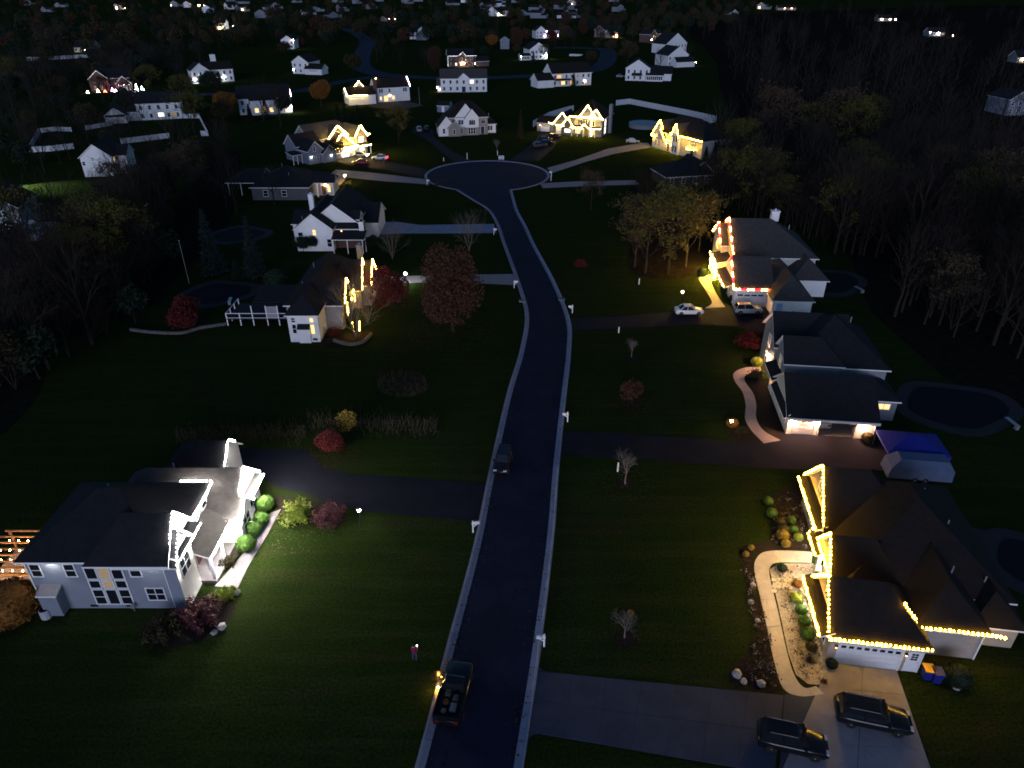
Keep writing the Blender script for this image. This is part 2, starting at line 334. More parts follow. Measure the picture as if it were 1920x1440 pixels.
class House:
    def __init__(s, name, label, x, y, rz=0.0, cat='house', group=None, world=False):
        s.root = thing(name, label, cat, (x, y, 0), R(rz), group); s.world = world; s.o = Vector((x, y)); s.rz = R(rz)
    def l(s, x, y): return (x - s.o.x, y - s.o.y) if s.world else (x, y)
    def P(s, x, y, z):
        if s.world: x, y = x - s.o.x, y - s.o.y
        c, n = math.cos(s.rz), math.sin(s.rz)
        return Vector((s.o.x + c * x - n * y, s.o.y + n * x + c * y, z))
    def part(s, name, mb, m): return obj(name, mb, m, s.root)
    def block(s, x0, x1, y0, y1, ze, kind='g', ax='x', rise=2.5, z0=0.0, wall=None, roof=None, ov=0.35, hip=(0, 0), skip='', t=0.16, trim=None):
        (x0, y0), (x1, y1) = s.l(x0, y0), s.l(x1, y1)
        roof = roof or roofm; trim = trim or white
        if ax == 'x': a0, a1, c, hs = x0, x1, (y0 + y1) / 2, (y1 - y0) / 2; mp = lambda a, b, z: (a, c + b, z)
        else: a0, a1, c, hs = y0, y1, (x0 + x1) / 2, (x1 - x0) / 2; mp = lambda a, b, z: (c - b, a, z)
        if kind == 'h': hip = (1, 1)
        if wall:
            w = MB(); q = [(a0, -hs), (a1, -hs), (a1, hs), (a0, hs)]
            sides = 'senw' if ax == 'x' else 'enws'
            for i in range(4):
                if sides[i] in skip: continue
                (a, b), (a_, b_) = q[i], q[(i + 1) % 4]
                w.add([mp(a, b, z0), mp(a_, b_, z0), mp(a_, b_, ze), mp(a, b, ze)], [(0, 1, 2, 3)])
            for e, a in ((0, a0), (1, a1)):
                if not hip[e] and kind != 's': w.add([mp(a, -hs, ze), mp(a, hs, ze), mp(a, 0, ze + rise)], [(0, 1, 2)])
            s.part('wall', w, wall)
        k = rise / hs; e0, e1, b = a0 - ov, a1 + ov, hs + ov; zl = ze - k * ov; zr = ze + rise
        r0 = a0 + hs if hip[0] else e0; r1 = a1 - hs if hip[1] else e1
        if r0 > r1: r0 = r1 = (r0 + r1) / 2
        V = [mp(e0, -b, zl), mp(e1, -b, zl), mp(e1, b, zl), mp(e0, b, zl), mp(r0, 0, zr), mp(r1, 0, zr)]
        top = [(0, 1, 5, 4), (2, 3, 4, 5)]; edge = [(0, 1), (2, 3)]
        if hip[1]: top.append((1, 2, 5)); edge.append((1, 2))
        else: edge += [(1, 5), (5, 2)]
        if hip[0]: top.append((3, 0, 4)); edge.append((3, 0))
        else: edge += [(3, 4), (4, 0)]
        m = MB(); U = [(x, y, z + t) for x, y, z in V]
        m.add(U, top); m.k = 1; m.add(V, [tuple(reversed(f)) for f in top])
        m.add(U + V, [(i, i + 6, j + 6, j) for i, j in edge]); m.k = 0
        s.part('roof', m, [roof, trim])
        def pt(a, bb, up=0.12):      # world point on the roof surface, a along the ridge, bb in -1..1 across
            la = e0 if a == 0 else e1 if a == 1 else e0 + (e1 - e0) * a
            x, y, z = mp(la, b * bb, zr - (zr - zl) * abs(bb) + t)
            return s.P(x + s.o.x, y + s.o.y, z + up) if s.world else s.P(x, y, z + up)
        return pt
    def shed(s, x0, x1, y0, y1, zlow, zhigh, low='s', roof=None, t=0.14, name='roof'):
        (x0, y0), (x1, y1) = s.l(x0, y0), s.l(x1, y1)
        z = {'s': (zlow, zlow, zhigh, zhigh), 'n': (zhigh, zhigh, zlow, zlow), 'w': (zlow, zhigh, zhigh, zlow), 'e': (zhigh, zlow, zlow, zhigh)}[low]
        V = [(x0, y0, z[0]), (x1, y0, z[1]), (x1, y1, z[2]), (x0, y1, z[3])]; U = [(a, b, c + t) for a, b, c in V]
        m = MB(); m.add(U, [(0, 1, 2, 3)]); m.k = 1; m.add(V, [(3, 2, 1, 0)]); m.add(U + V, [(i, i + 4, (i + 1) % 4 + 4, (i + 1) % 4) for i in range(4)])
        s.part(name, m, [roof or roofm, white])
    def box(s, name, x0, x1, y0, y1, z0, z1, m):
        (x0, y0), (x1, y1) = s.l(x0, y0), s.l(x1, y1); return s.part(name, MB().box(x0, x1, y0, y1, z0, z1), m)
    def win(s, side, x, y, z, w=0.9, h=1.3, m=None, cols=1, rows=2, arch=False):
        x, y = s.l(x, y); m = m or glassd
        f, cache, p = winmesh(w, h, cols, rows, arch)
        if m.name not in cache: cache[m.name] = p.mesh('pane', m)
        o = link('window', f, s.root, (x, y, z), SIDE[side]); link('pane', cache[m.name], o)
        return o
    def door(s, side, x, y, z=0.1, w=0.95, h=2.05, m=None, glass=False):
        x, y = s.l(x, y); d = MB(); d.box(-w / 2, w / 2, -0.05, 0.02, 0, h)
        for j in range(3): d.box(-w / 2 + 0.12, w / 2 - 0.12, -0.07, -0.045, 0.15 + j * 0.62, 0.15 + j * 0.62 + 0.5)
        o = obj('door', d, m or white, s.root, (x, y, z), SIDE[side])
        fr = MB(); t = 0.1; fr.box(-w / 2 - t, -w / 2, -0.09, 0, 0, h); fr.box(w / 2, w / 2 + t, -0.09, 0, 0, h); fr.box(-w / 2 - t, w / 2 + t, -0.092, 0, h, h + t)
        obj('door_frame', fr, white, o); hd = MB().ball((w / 2 - 0.09, -0.09, 1.0), 0.04); obj('handle', hd, galv, o)
        return o
    def garage(s, side, x, y, w=4.3, h=2.05, m=None, cols=4, z=0.03):
        x, y = s.l(x, y); o = link('garage_door', None, s.root, (x, y, z), SIDE[side])
        for j in range(4):
            p = MB(); z0 = h * j / 4 + 0.012; p.box(-w / 2, w / 2, -0.05, 0.01, z0, h * (j + 1) / 4 - 0.012); p.k = 1
            for i in range(cols):
                a = -w / 2 + w * i / cols + 0.1; b_ = -w / 2 + w * (i + 1) / cols - 0.1
                if j == 3: p.box(a, b_, -0.06, -0.045, z0 + 0.12, z0 + h / 4 - 0.14)
                else: p.k = 0; p.box(a, b_, -0.065, -0.045, z0 + 0.1, z0 + h / 4 - 0.12); p.k = 1
            obj('panel', p, [m or white, glassd], o)
        f = MB(); t = 0.14; f.box(-w / 2 - t, -w / 2, -0.1, 0, 0, h); f.box(w / 2, w / 2 + t, -0.1, 0, 0, h); f.box(-w / 2 - t, w / 2 + t, -0.104, 0, h, h + t)
        obj('door_frame', f, white, o); return o
    def chimney(s, x, y, w, d, z0, z1, m=None):
        x, y = s.l(x, y); b = MB(); b.box(x - w / 2, x + w / 2, y - d / 2, y + d / 2, z0, z1); b.box(x - w / 2 - 0.08, x + w / 2 + 0.08, y - d / 2 - 0.08, y + d / 2 + 0.08, z1, z1 + 0.12)
        b.tube((x, y, z1), (x, y, z1 + 0.45), 0.14, 0.14, 8); return s.part('chimney', b, m or sidw)
    def vent(s, x, y, z):
        x, y = s.l(x, y); s.part('vent_pipe', MB().tube((x, y, z - 0.3), (x, y, z + 0.45), 0.07, 0.07, 6), galv)
    def post(s, x, y, z0, z1, w=0.16):
        x, y = s.l(x, y); s.part('post', MB().box(x - w / 2, x + w / 2, y - w / 2, y + w / 2, z0, z1), white)
    def grid(s, side, fixed, lo, hi, rows, n, w=0.85, h=1.25, lit=None, rnd=None):
        """rows of evenly spaced windows on one wall: rows = sill heights"""
        for z in rows:
            for i in range(n):
                a = lo + (hi - lo) * (i + 0.5) / n; m = None
                if rnd and rnd.random() < (lit or 0): m = rnd.choice([litw, litd, litc])
                x, y = (a, fixed) if side in 'sn' else (fixed, a)
                s.win(side, x, y, z, w, h, m)

# ------------------------------------------------------------------ strings of lights, lamps
bulbw = glow('bulb_white', (1.0, 0.94, 0.86), 2600); bulbh = glow('bulb_white_high', (1.0, 0.93, 0.86), 330); bulby = glow('bulb_warm', (1.0, 0.52, 0.030), 95); bulbr = glow('bulb_red', (1.0, 0.004, 0.012), 30)
bulbg = glow('bulb_gold', (1.0, 0.54, 0.07), 150); bulbf = glow('bulb_far_warm', (1.0, 0.60, 0.10), 260); bulbo = glow('bulb_orange', (1.0, 0.5, 0.16), 160); bulbc = glow('bulb_cool', (0.95, 0.97, 1.0), 160)
bulbp = glow('bulb_pink', (1.0, 0.62, 0.66), 90); bulbv = glow('bulb_violet', (0.9, 0.35, 0.95), 90); bulbfr = glow('bulb_far_red', (1.0, 0.1, 0.05), 60); bulbfb = glow('bulb_far_blue', (0.6, 0.8, 1.0), 90); bulbfg = glow('bulb_far_green', (0.3, 1.0, 0.4), 40)
cablem = mat('light_cable', (0.02, 0.03, 0.02), 0.7, 0)
_bm = {}; brd = random.Random(77)
def bulbmesh(m, r):
    k = (m.name, r)
    if k not in _bm: _bm[k] = MB().ball((0, 0, 0), r, 6, 4, 1.3).mesh('bulb', m)
    return _bm[k]
def strings(label, paths, m, step=0.34, r=0.055, single=True, cable=True, group='strings of lights on the houses', alt=None, root=None, lift=0.0):
    """string lights: a cable with bulbs along the polylines given in the world"""
    o = thing('string_lights', label, 'string lights', tuple(paths[0][0]), 0, group); org = Vector(paths[0][0])
    cb = MB(); ms = list(m) if isinstance(m, (list, tuple)) else [m]; far = MB(); n = 0
    for path in paths:
        path = [Vector(p) for p in path]
        for a, b in zip(path, path[1:]):
            cb.tube(a - org, b - org, 0.012, 0.012, 3, False)
            L = (b - a).length; c = max(1, int(round(L / step)))
            for i in range(c):
                t_ = (i + 0.5) / c; p = a.lerp(b, t_) - org; p += Vector((brd.uniform(-.025, .025), brd.uniform(-.025, .025), brd.uniform(-.03, .02))); rq = r * brd.choice((.8, .9, 1.0, 1.1, 1.2)); rq = round(rq, 4)
                mm = ms[(n // (alt or 1)) % len(ms)]; n += 1
                if single: link('bulb', bulbmesh(mm, rq), o, p)
                else: far.k = ms.index(mm); far.ball(p, rq, 4, 2)
    if cable: obj('cable', cb, cablem, o)
    if not single: f = obj('bulbs', far, ms, o); f['kind'] = 'stuff'
    return o
def lamp_post(label, p, m, h=2.2, r=0.13, group='lamp posts in the front gardens', base=True):
    o = thing('lamp_post', label, 'lamp post', (p[0], p[1], 0), 0, group)
    obj('post', MB().lathe((0, 0, 0), [(0.12, 0), (0.12, 0.12), (0.05, 0.2), (0.04, h - 0.25), (0.09, h - 0.2)], 8), metal, o)
    cg = MB()
    for i in range(4): a = math.pi / 4 + i * math.pi / 2; cg.tube((0.1 * math.cos(a), 0.1 * math.sin(a), h - 0.2), (0.17 * math.cos(a), 0.17 * math.sin(a), h + 0.25), 0.012, 0.012, 4)
    cg.lathe((0, 0, h + 0.25), [(0.2, 0), (0.12, 0.08), (0.02, 0.16)], 8); obj('lantern_cage', cg, metal, o)
    link('lamp', MB().ball((0, 0, 0), r, 8, 6).mesh('lamp', m), o, (0, 0, h + 0.03)); return o
def lantern(h, side, x, y, z, m, r=0.09):
    """wall lantern: part of the house it is screwed to"""
    x, y = h.l(x, y); o = link('wall_lantern', MB().box(-0.07, 0.07, -0.05, 0.0, -0.12, 0.16).box(-0.1, 0.1, -0.24, -0.04, 0.16, 0.2).mesh('wall_lantern', metal), h.root, (x, y, z), SIDE[side])
    link('lamp', MB().ball((0, 0, 0), r, 8, 6).mesh('lamp', m), o, (0, -0.15, 0.02)); return o

# ------------------------------------------------------------------ plants
rng = random.Random(7)
def branchtree(seed, h, spread=0.5, depth=5, r0=None, leaf=None, nleaf=0, lsize=0.2, up=0.25, split=3, first=0.3, leader=0):
    """trunk + limbs mesh, crown mesh (twigs and leaves); grown by recursion"""
    rd = random.Random(seed); T = MB(); K = MB(); tips = []
    def grow(p, d, L, r, lv):
        q = p + d * L; B = T if lv <= 1 else K
        mid = p + d * L * 0.5 + Vector((rd.uniform(-1, 1), rd.uniform(-1, 1), 0)) * L * 0.05
        n = 6 if lv == 0 else 4 if lv <= 2 else 3
        B.tube(p, mid, r, r * 0.82, n, False); B.tube(mid, q, r * 0.82, r * 0.62, n, False)
        if lv >= (depth - 1 if not leader else depth - 2): tips.append((mid, d)); tips.append((q, d)); 
        if lv >= (depth if not leader else depth - 1): return
        for i in range(split if lv else split + 2):
            a = 2 * math.pi * (i + rd.random() * 0.8) / (split if lv else split + 2); tilt = spread * rd.uniform(0.6, 1.35)
            o1 = d.orthogonal().normalized(); o2 = d.cross(o1)
            nd = (d * math.cos(tilt) + (o1 * math.cos(a) + o2 * math.sin(a)) * math.sin(tilt) + Vector((0, 0, up * 0.5))).normalized()
            st = p + d * L * (rd.uniform(0.5, 1.0) if lv else rd.uniform(0.75, 1.0))
            grow(st, nd, L * rd.uniform(0.6, 0.82), r * 0.55, lv + 1)
    r0 = r0 or h * 0.018
    if leader:      # a leading stem with limbs all the way up: an upright, open crown
        n = leader; pts = [Vector((rd.gauss(0, .012) * h * j / 6, rd.gauss(0, .012) * h * j / 6, h * .86 * j / 6 - .1)) for j in range(7)]
        for j in range(6): T.tube(pts[j], pts[j + 1], r0 * (1 - j / 6.6), r0 * (1 - (j + 1) / 6.6), 6, False)
        for i in range(n):
            t = .2 + .78 * (i + rd.random() * .6) / n; k = min(5, int(t * 6)); st = pts[k].lerp(pts[k + 1], t * 6 - k); a = i * 2.4 + rd.uniform(-.5, .5); tl = spread * rd.uniform(1.0, 1.7) * (1.15 - .5 * t)
            L_ = h * .30 * (.55 + .9 * math.sin(math.pi * min(1, t * .95))) * rd.uniform(.7, 1.1) * (1 - .45 * t)
            grow(st, Vector((math.cos(a) * math.sin(tl), math.sin(a) * math.sin(tl), math.cos(tl))), L_, r0 * .42 * (1.05 - t * .7), 1)
    else: grow(Vector((0, 0, -0.1)), Vector((rd.uniform(-.05, .05), rd.uniform(-.05, .05), 1)).normalized(), h * first, r0, 0)
    K.k = 1
    if leaf:
        for _ in range(nleaf):
            p, d = rd.choice(tips); p = p + Vector((rd.gauss(0, .35), rd.gauss(0, .35), rd.gauss(0, .3))) * h * 0.06
            addleaf(K, rd, p, lsize * rd.uniform(0.6, 1.3))
    return T, K
def addleaf(K, rd, p, s):
    a = Vector((rd.gauss(0, 1), rd.gauss(0, 1), rd.gauss(0, 1))).normalized(); b = a.orthogonal().normalized(); b = (b * math.cos(1) + a.cross(b) * math.sin(rd.random() * 6)).normalized()
    K.add([p - a * s, p + b * s * 0.45, p + a * s, p - b * s * 0.45], [(0, 1, 2, 3)])
def crownvol(seed, rx, rz, zc, n, ls, leaf, lump=6, hollow=0.45):
    """leaves through the volume of an uneven ellipsoid made of lumps"""
    rd = random.Random(seed); K = MB(); lumps = []
    for i in range(lump):
        d = Vector((rd.gauss(0, 1), rd.gauss(0, 1), rd.gauss(0, .8))).normalized(); f = rd.uniform(0.35, 0.62)
        lumps.append((Vector((d.x * rx * f, d.y * rx * f, zc + d.z * rz * f)), rd.uniform(0.42, 0.66)))
    lumps.append((Vector((0, 0, zc)), 0.75))
    for _ in range(n):
        c, f = rd.choice(lumps); d = Vector((rd.gauss(0, 1), rd.gauss(0, 1), rd.gauss(0, 1))).normalized(); q = rd.uniform(hollow, 1.0) ** 0.5
        addleaf(K, rd, c + Vector((d.x * rx * f * q, d.y * rx * f * q, d.z * rz * f * q)), ls * rd.uniform(0.6, 1.4))
    return K
def conifer(seed, h, r, leaf, n=1500, ls=0.35):
    rd = random.Random(seed); T = MB().tube((0, 0, -0.1), (0, 0, h * 0.97), h * 0.02, 0.01, 6, False); K = MB()
    for _ in range(n):
        z = h * (0.05 + 0.95 * rd.random() ** 1.25); lay = 0.75 + 0.25 * math.cos(z / h * 62); rr = r * (1 - z / h) ** 0.85 * lay * rd.uniform(0.45, 1.05); a = rd.random() * 2 * math.pi
        p = Vector((rr * math.cos(a), rr * math.sin(a), z - rr * 0.18)); d = Vector((math.cos(a), math.sin(a), rd.uniform(-0.5, 0.15))).normalized(); s = Vector((-math.sin(a), math.cos(a), rd.uniform(-.3, .3))); L = ls * rd.uniform(0.7, 1.4)
        K.add([p - d * L, p + s * L * 0.4, p + d * L, p - s * L * 0.4], [(0, 1, 2, 3)])
    return T, K
PROTO = {}
def proto(key, T, K, tm, km):
    PROTO[key] = (T.mesh('trunk', tm) if T else None, K.mesh('crown', km))
for i, (sd, hh, spd) in enumerate([(11, 14, .48), (12, 15, .42), (13, 13, .55), (14, 16, .38)]):
    T, K = branchtree(sd, hh, spd, 5, split=3, leader=13); proto('bare%d' % i, T, K, bark, [bark, bark])
for i, (sd, hh, spd, lm) in enumerate([(21, 13, .5, lf_yg), (22, 12, .55, lf_yg), (23, 14, .45, lf_tan)]):
    T, K = branchtree(sd, hh, spd, 5, leaf=lm, nleaf=3200, lsize=0.24, split=3, leader=12); proto('sparse%d' % i, T, K, bark, [bark, lm])
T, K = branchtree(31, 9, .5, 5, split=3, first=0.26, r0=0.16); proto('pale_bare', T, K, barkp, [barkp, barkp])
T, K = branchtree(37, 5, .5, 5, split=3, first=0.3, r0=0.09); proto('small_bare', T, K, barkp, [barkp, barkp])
def multistem(key, sd, h, n, tm, leaf=None):
    rd = random.Random(sd); TT, KK = MB(), MB()
    for i in range(n):
        T, K = branchtree(sd + i * 7, h * rd.uniform(.8, 1.1), .42, 5, r0=h * .0085, split=3, leader=6); a = 2 * math.pi * (i + rd.random() * .5) / n; tl = rd.uniform(.10, .42); M_ = Matrix.Rotation(a, 4, 'Z') @ Matrix.Rotation(tl, 4, 'Y')
        for src, dst in ((T, TT), (K, KK)): dst.k = 0; dst.add([M_ @ Vector(v) for v in src.v], src.f)
    proto(key, TT, KK, tm, [tm, tm])
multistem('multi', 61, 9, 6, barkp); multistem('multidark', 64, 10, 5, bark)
def dense(key, sd, h, rx, lm, n=4200, ls=0.2, tm=None, zc=0.58, rzf=0.42, lump=9):
    T, _ = branchtree(sd, h, .4, 2, split=4, first=0.42); K = crownvol(sd, rx, h * rzf, h * zc, n, ls, lm, lump); proto(key, T, K, tm or bark, lm)
dense('rust', 41, 14, 4.4, lf_rust, 14000, 0.19, lump=16, zc=.55, rzf=.50); dense('red', 42, 5.2, 2.7, lf_red, 4200, 0.16, zc=.5, rzf=.48); dense('orange', 43, 10, 4.4, lf_or, 5000, 0.26); dense('olive', 44, 9, 4.2, lf_ol, 4500, 0.28); dense('green', 45, 9, 4.0, lf_ev, 4500, 0.28)
dense('yellow', 46, 4, 1.4, lf_yel, 900, 0.14); dense('redsmall', 47, 3.4, 1.3, lf_rust, 1300, 0.12)
for i, (sd, hh, rr) in enumerate([(51, 9, 2.6), (52, 7, 2.2), (53, 12, 2.8)]):
    T, K = conifer(sd, hh, rr, lf_ev, 2200, .36); proto('fir%d' % i, T, K, bark, lf_ev if i != 2 else lf_blue)
T, K = conifer(54, 8, 1.3, lf_ol, 1800, .26); proto('column', T, K, bark, lf_ol)
def tree(key, x, y, s=1.0, label='', group=None, name=None, rz=None, cat='tree', z=0.0):
    t_, k_ = PROTO[key]; o = thing(name or 'tree', label, cat, (x, y, z), rng.uniform(0, 6.28) if rz is None else rz, group); o.scale = (s, s, s * rng.uniform(0.92, 1.08))
    if t_: link('trunk', t_, o)
    link('crown', k_, o); return o
def treepx(key, u, v, s, label, group=None, **k): p = at(u, v); return tree(key, p.x, p.y, s, label, group, **k)
_sh = {}
def shrubmesh(kind):
    """small shrubs: a clipped ball, a loose mound, a grass tuft, spiky"""
    if kind in _sh: return _sh[kind]
    rd = random.Random(hash(kind) % 999 if False else sum(map(ord, kind))); K = MB(); col = {'ball': lf_gr, 'lime': lf_lime, 'gold': lf_yel, 'olive': lf_ol, 'purple': lf_pur, 'red': lf_red, 'tuft': lf_tan, 'rust': lf_or, 'dark': lf_ev, 'loose': lf_lime, 'greenloose': lf_ol}[kind]
    if kind == 'tuft':
        for _ in range(150):
            a = rd.random() * 6.28; t = rd.uniform(0.15, 1.0); L = rd.uniform(0.7, 1.1); p = Vector((math.cos(a) * .08, math.sin(a) * .08, 0)); q = Vector((math.cos(a) * t * L, math.sin(a) * t * L, L * (1.15 - t * .8))); s = Vector((-math.sin(a), math.cos(a), 0)) * 0.02
            K.add([p - s, p + s, q], [(0, 1, 2)])
    elif kind in ('purple', 'loose', 'greenloose', 'red'):
        for _ in range(1500):
            d = Vector((rd.gauss(0, 1), rd.gauss(0, 1), abs(rd.gauss(0, 1)))).normalized(); q = rd.random() ** .5 * (0.8 + .25 * math.sin(d.x * 7 + d.y * 5)); addleaf(K, rd, Vector((d.x * q, d.y * q, 0.15 + d.z * q * 0.95)), rd.uniform(.05, .11))
        for _ in range(26):
            a = rd.random() * 6.28; t = rd.uniform(0.1, .8); K.tube((0, 0, 0), (math.cos(a) * t, math.sin(a) * t, 1.0 - t * .4), .025, .008, 3, False)
    else:
        for _ in range(1500):
            d = Vector((rd.gauss(0, 1), rd.gauss(0, 1), rd.gauss(0, 1))).normalized(); q = rd.uniform(.9, 1.0) * (1 + .04 * math.sin(d.x * 9 + d.z * 7)); addleaf(K, rd, Vector((d.x * q, d.y * q, 0.78 + d.z * q * 0.8)), rd.uniform(.05, .10))
        K.ball((0, 0, .78), .86, 12, 8, .93)
    _sh[kind] = K.mesh('foliage', col); return _sh[kind]
def shrub(kind, p, r, label, group=None, name='shrub', zs=1.0, cat='shrub'):
    o = tag(link(name, shrubmesh(kind), None, (p[0], p[1], p[2] if len(p) > 2 else 0), rng.uniform(0, 6.28), (r, r, r * zs)), label, cat, group); return o
_bd = []
walls_ = mat('dark_wall_stone', (0.10, 0.095, 0.09), 0.9, 0.3, 2, (5, .5, 'noise'))
stonem = mat('boulder', (0.36, 0.33, 0.31), 0.9, 0.3, 2, (5, .5, 'noise'))
def boulder(p, r, label, group='boulders in the beds'):
    if not _bd:
        for sd in range(3):
            rd = random.Random(sd); bm = bmesh.new(); bmesh.ops.create_icosphere(bm, subdivisions=2, radius=1)
            for v in bm.verts: v.co *= rd.uniform(.78, 1.12); v.co.z *= .7
            me = bpy.data.meshes.new('boulder'); bm.to_mesh(me); bm.free(); me.materials.append(stonem); _bd.append(me)
    return tag(link('boulder', rng.choice(_bd), None, (p[0], p[1], r * .35), rng.uniform(0, 6), r), label, 'boulder', group)
# ------------------------------------------------------------------ vehicles
def paint(name, col, rough=0.25): return mat(name, col, rough, 0, spec=0.35)
p_white = paint('paint_white', (0.72, 0.73, 0.74)); p_black = paint('paint_black', (0.008, 0.008, 0.010), .18); p_red = paint('paint_red', (0.25, 0.012, 0.015)); p_grey = paint('paint_silver', (0.30, 0.31, 0.33)); p_navy = paint('paint_navy', (0.012, 0.02, 0.05)); p_char = paint('paint_charcoal', (0.05, 0.05, 0.055))
tyre = mat('tyre_rubber', (0.012, 0.012, 0.012), 0.9, 0); rimm = mat('alloy_rim', (0.4, 0.4, 0.42), 0.3, 0, metal=0.8); chrome = mat('chrome', (0.7, 0.7, 0.72), 0.12, 0, metal=1.0)
lensw = mat('headlamp_lens', (0.5, 0.5, 0.52), 0.1, 0, spec=.6); lensr = mat('tail_lens', (0.12, 0.006, 0.006), 0.15, 0, spec=.5); tail_on = glow('tail_lamp_on', (1.0, 0.01, 0.04), 40); head_on = glow('head_lamp_on', (0.9, 0.95, 1.0), 60); dome = glow('door_lamp', (1.0, 0.42, 0.05), 700)
_wh = {}
def wheel(parent, x, y, r):
    if r not in _wh:
        t = MB(); t.lathe((0, 0, 0), [(r * .62, -.1), (r * .95, -.1), (r, -.06), (r, .06), (r * .95, .1), (r * .62, .1)], 18); q = MB(); q.lathe((0, 0, 0), [(r * .62, -.07), (r * .60, .085), (r * .2, .10), (r * .06, .11)], 10)
        _wh[r] = (t.mesh('tyre', tyre), q.mesh('rim', rimm))
    o = link('wheel', _wh[r][0], parent, (x, y, r)); o.rotation_euler = (R(-90) if y > 0 else R(90), 0, 0); link('rim', _wh[r][1], o)
def car(label, p, head, pm, kind='sedan', L=4.4, tail=False, headl=False, name='parked_car', group='parked cars', z=0.04, cat='car'):
    """head = direction the bonnet points, degrees from +X"""
    o = thing(name, label, cat, (p[0], p[1], z), R(head), group); W_ = L * 0.2; h = L / 2
    suv = kind in ('suv', 'truck'); bz = 0.98 if suv else 0.86; gz = 0.24 if suv else 0.17
    if kind == 'truck': prof = [(-h, .86, .45, bz), (-h * .97, .96, gz, bz), (-h * .6, 1, gz, bz), (h * .25, 1, gz, bz + .02), (h * .45, 1, gz, bz + .05), (h * .85, .97, gz, bz), (h, .88, .32, bz - .12)]
    elif kind == 'suv': prof = [(-h, .84, .42, bz - .05), (-h * .95, .95, gz, bz), (-h * .5, 1, gz, bz), (h * .2, 1, gz, bz), (h * .4, 1, gz, bz + .02), (h * .85, .94, gz, bz - .08), (h, .82, .35, bz - .25)]
    else: prof = [(-h, .80, .40, bz - .1), (-h * .93, .93, gz, bz + .02), (-h * .5, 1, gz, bz), (h * .1, 1, gz, bz - .02), (h * .42, 1, gz, bz - .04), (h * .85, .92, gz, bz - .18), (h, .78, .32, bz - .32)]
    b = MB(); vs = []; fs = []; n = 10
    for x, w, zb, zt in prof:
        w *= W_; mz = (zb + zt) / 2
        half = [(w * .86, zb), (w * .98, zb + .12), (w, mz), (w * .97, zt - .1), (w * .84, zt)]
        vs += [(x, y, z_) for y, z_ in half] + [(x, -y, z_) for y, z_ in reversed(half)]
    for j in range(len(prof) - 1):
        for i in range(n): fs.append((j * n + i, (j + 1) * n + i, (j + 1) * n + (i + 1) % n, j * n + (i + 1) % n))
    fs += [tuple(range(n)), tuple(reversed(range((len(prof) - 1) * n, len(prof) * n)))]
    b.add(vs, fs)
    body = link('body', smooth(b.mesh('body', pm)), o)
    if kind == 'truck': cb = (-h * .12, h * .42, -h * .06, h * .22, 1.68)
    elif kind == 'suv': cb = (-h * .93, h * .42, -h * .80, h * .14, 1.58)
    else: cb = (-h * .72, h * .42, -h * .40, h * .10, 1.36)
    x0, x1, t0, t1, zt = cb; wb = W_ * .86; wt = W_ * .68; zb = bz - .03
    g = MB(); B = [(x0, -wb, zb), (x1, -wb, zb), (x1, wb, zb), (x0, wb, zb)]; T = [(t0, -wt, zt), (t1, -wt, zt), (t1, wt, zt), (t0, wt, zt)]
    g.add(B + T, [(i, (i + 1) % 4, (i + 1) % 4 + 4, i + 4) for i in range(4)]); obj('window_glass', g, glassd, o)
    r = MB(); up = 0.045
    r.add(T + [(t0 + .12, -wt * .9, zt + up), (t1 - .12, -wt * .9, zt + up), (t1 - .12, wt * .9, zt + up), (t0 + .12, wt * .9, zt + up)], [(0, 1, 5, 4), (1, 2, 6, 5), (2, 3, 7, 6), (3, 0, 4, 7), (4, 5, 6, 7)])
    for s in (-1, 1):
        for (a, c) in ((x0, t0), (x1, t1)): r.tube((a, s * wb, zb), (c, s * wt, zt), .05, .045, 5)
        xm = (x0 + x1) / 2 - .05; tm = (t0 + t1) / 2 - .05; r.tube((xm, s * wb * 1.01, zb), (tm, s * wt * 1.01, zt), .045, .04, 5)
        if suv: r.tube((t0 + .2, s * wt * .92, zt + .09), (t1 - .2, s * wt * .92, zt + .09), .022, .022, 5)
    link('roof', r.mesh('roof', pm), o)
    rr = .36 if suv else .32
    for x in (-h * .60, h * .62):
        for s in (-1, 1): wheel(o, x, s * W_ * .88, rr)
    for s in (-1, 1):
        hz = bz - .24 if not suv else bz - .22
        obj('headlight', MB().box(h * .90, h * .985, s * W_ * .62 - .17, s * W_ * .62 + .17, hz - .08, hz + .07), head_on if headl else lensw, o)
        obj('tail_light', MB().box(-h * 1.005, -h * .93, s * W_ * .64 - .14, s * W_ * .64 + .14, bz - .30, bz - .10), tail_on if tail else lensr, o)
        obj('mirror', MB().box(x1 - .32, x1 - .16, s * W_ * .95, s * W_ * 1.16, bz, bz + .13) if s > 0 else MB().box(x1 - .32, x1 - .16, -W_ * 1.16, -W_ * .95, bz, bz + .13), pm, o)
    obj('grille', MB().box(h * .93, h * 1.0, -W_ * .35, W_ * .35, bz - .48, bz - .28), chrome if suv else tyre, o)
    if kind == 'truck':
        k = MB()      # cargo bed: floor lining and side walls
        k.box(-h * .95, -h * .16, -W_ * .8, W_ * .8, bz, bz + .02); obj('bed_floor', k, tyre, o)
        for s in (-1, 1): obj('bed_side', MB().box(-h * .98, -h * .14, s * W_ * .9 - .05, s * W_ * .9 + .05, bz - .1, bz + .32), pm, o)
        obj('tailgate', MB().box(-h * 1.0, -h * .955, -W_ * .85, W_ * .85, bz - .1, bz + .30), pm, o)
    return o
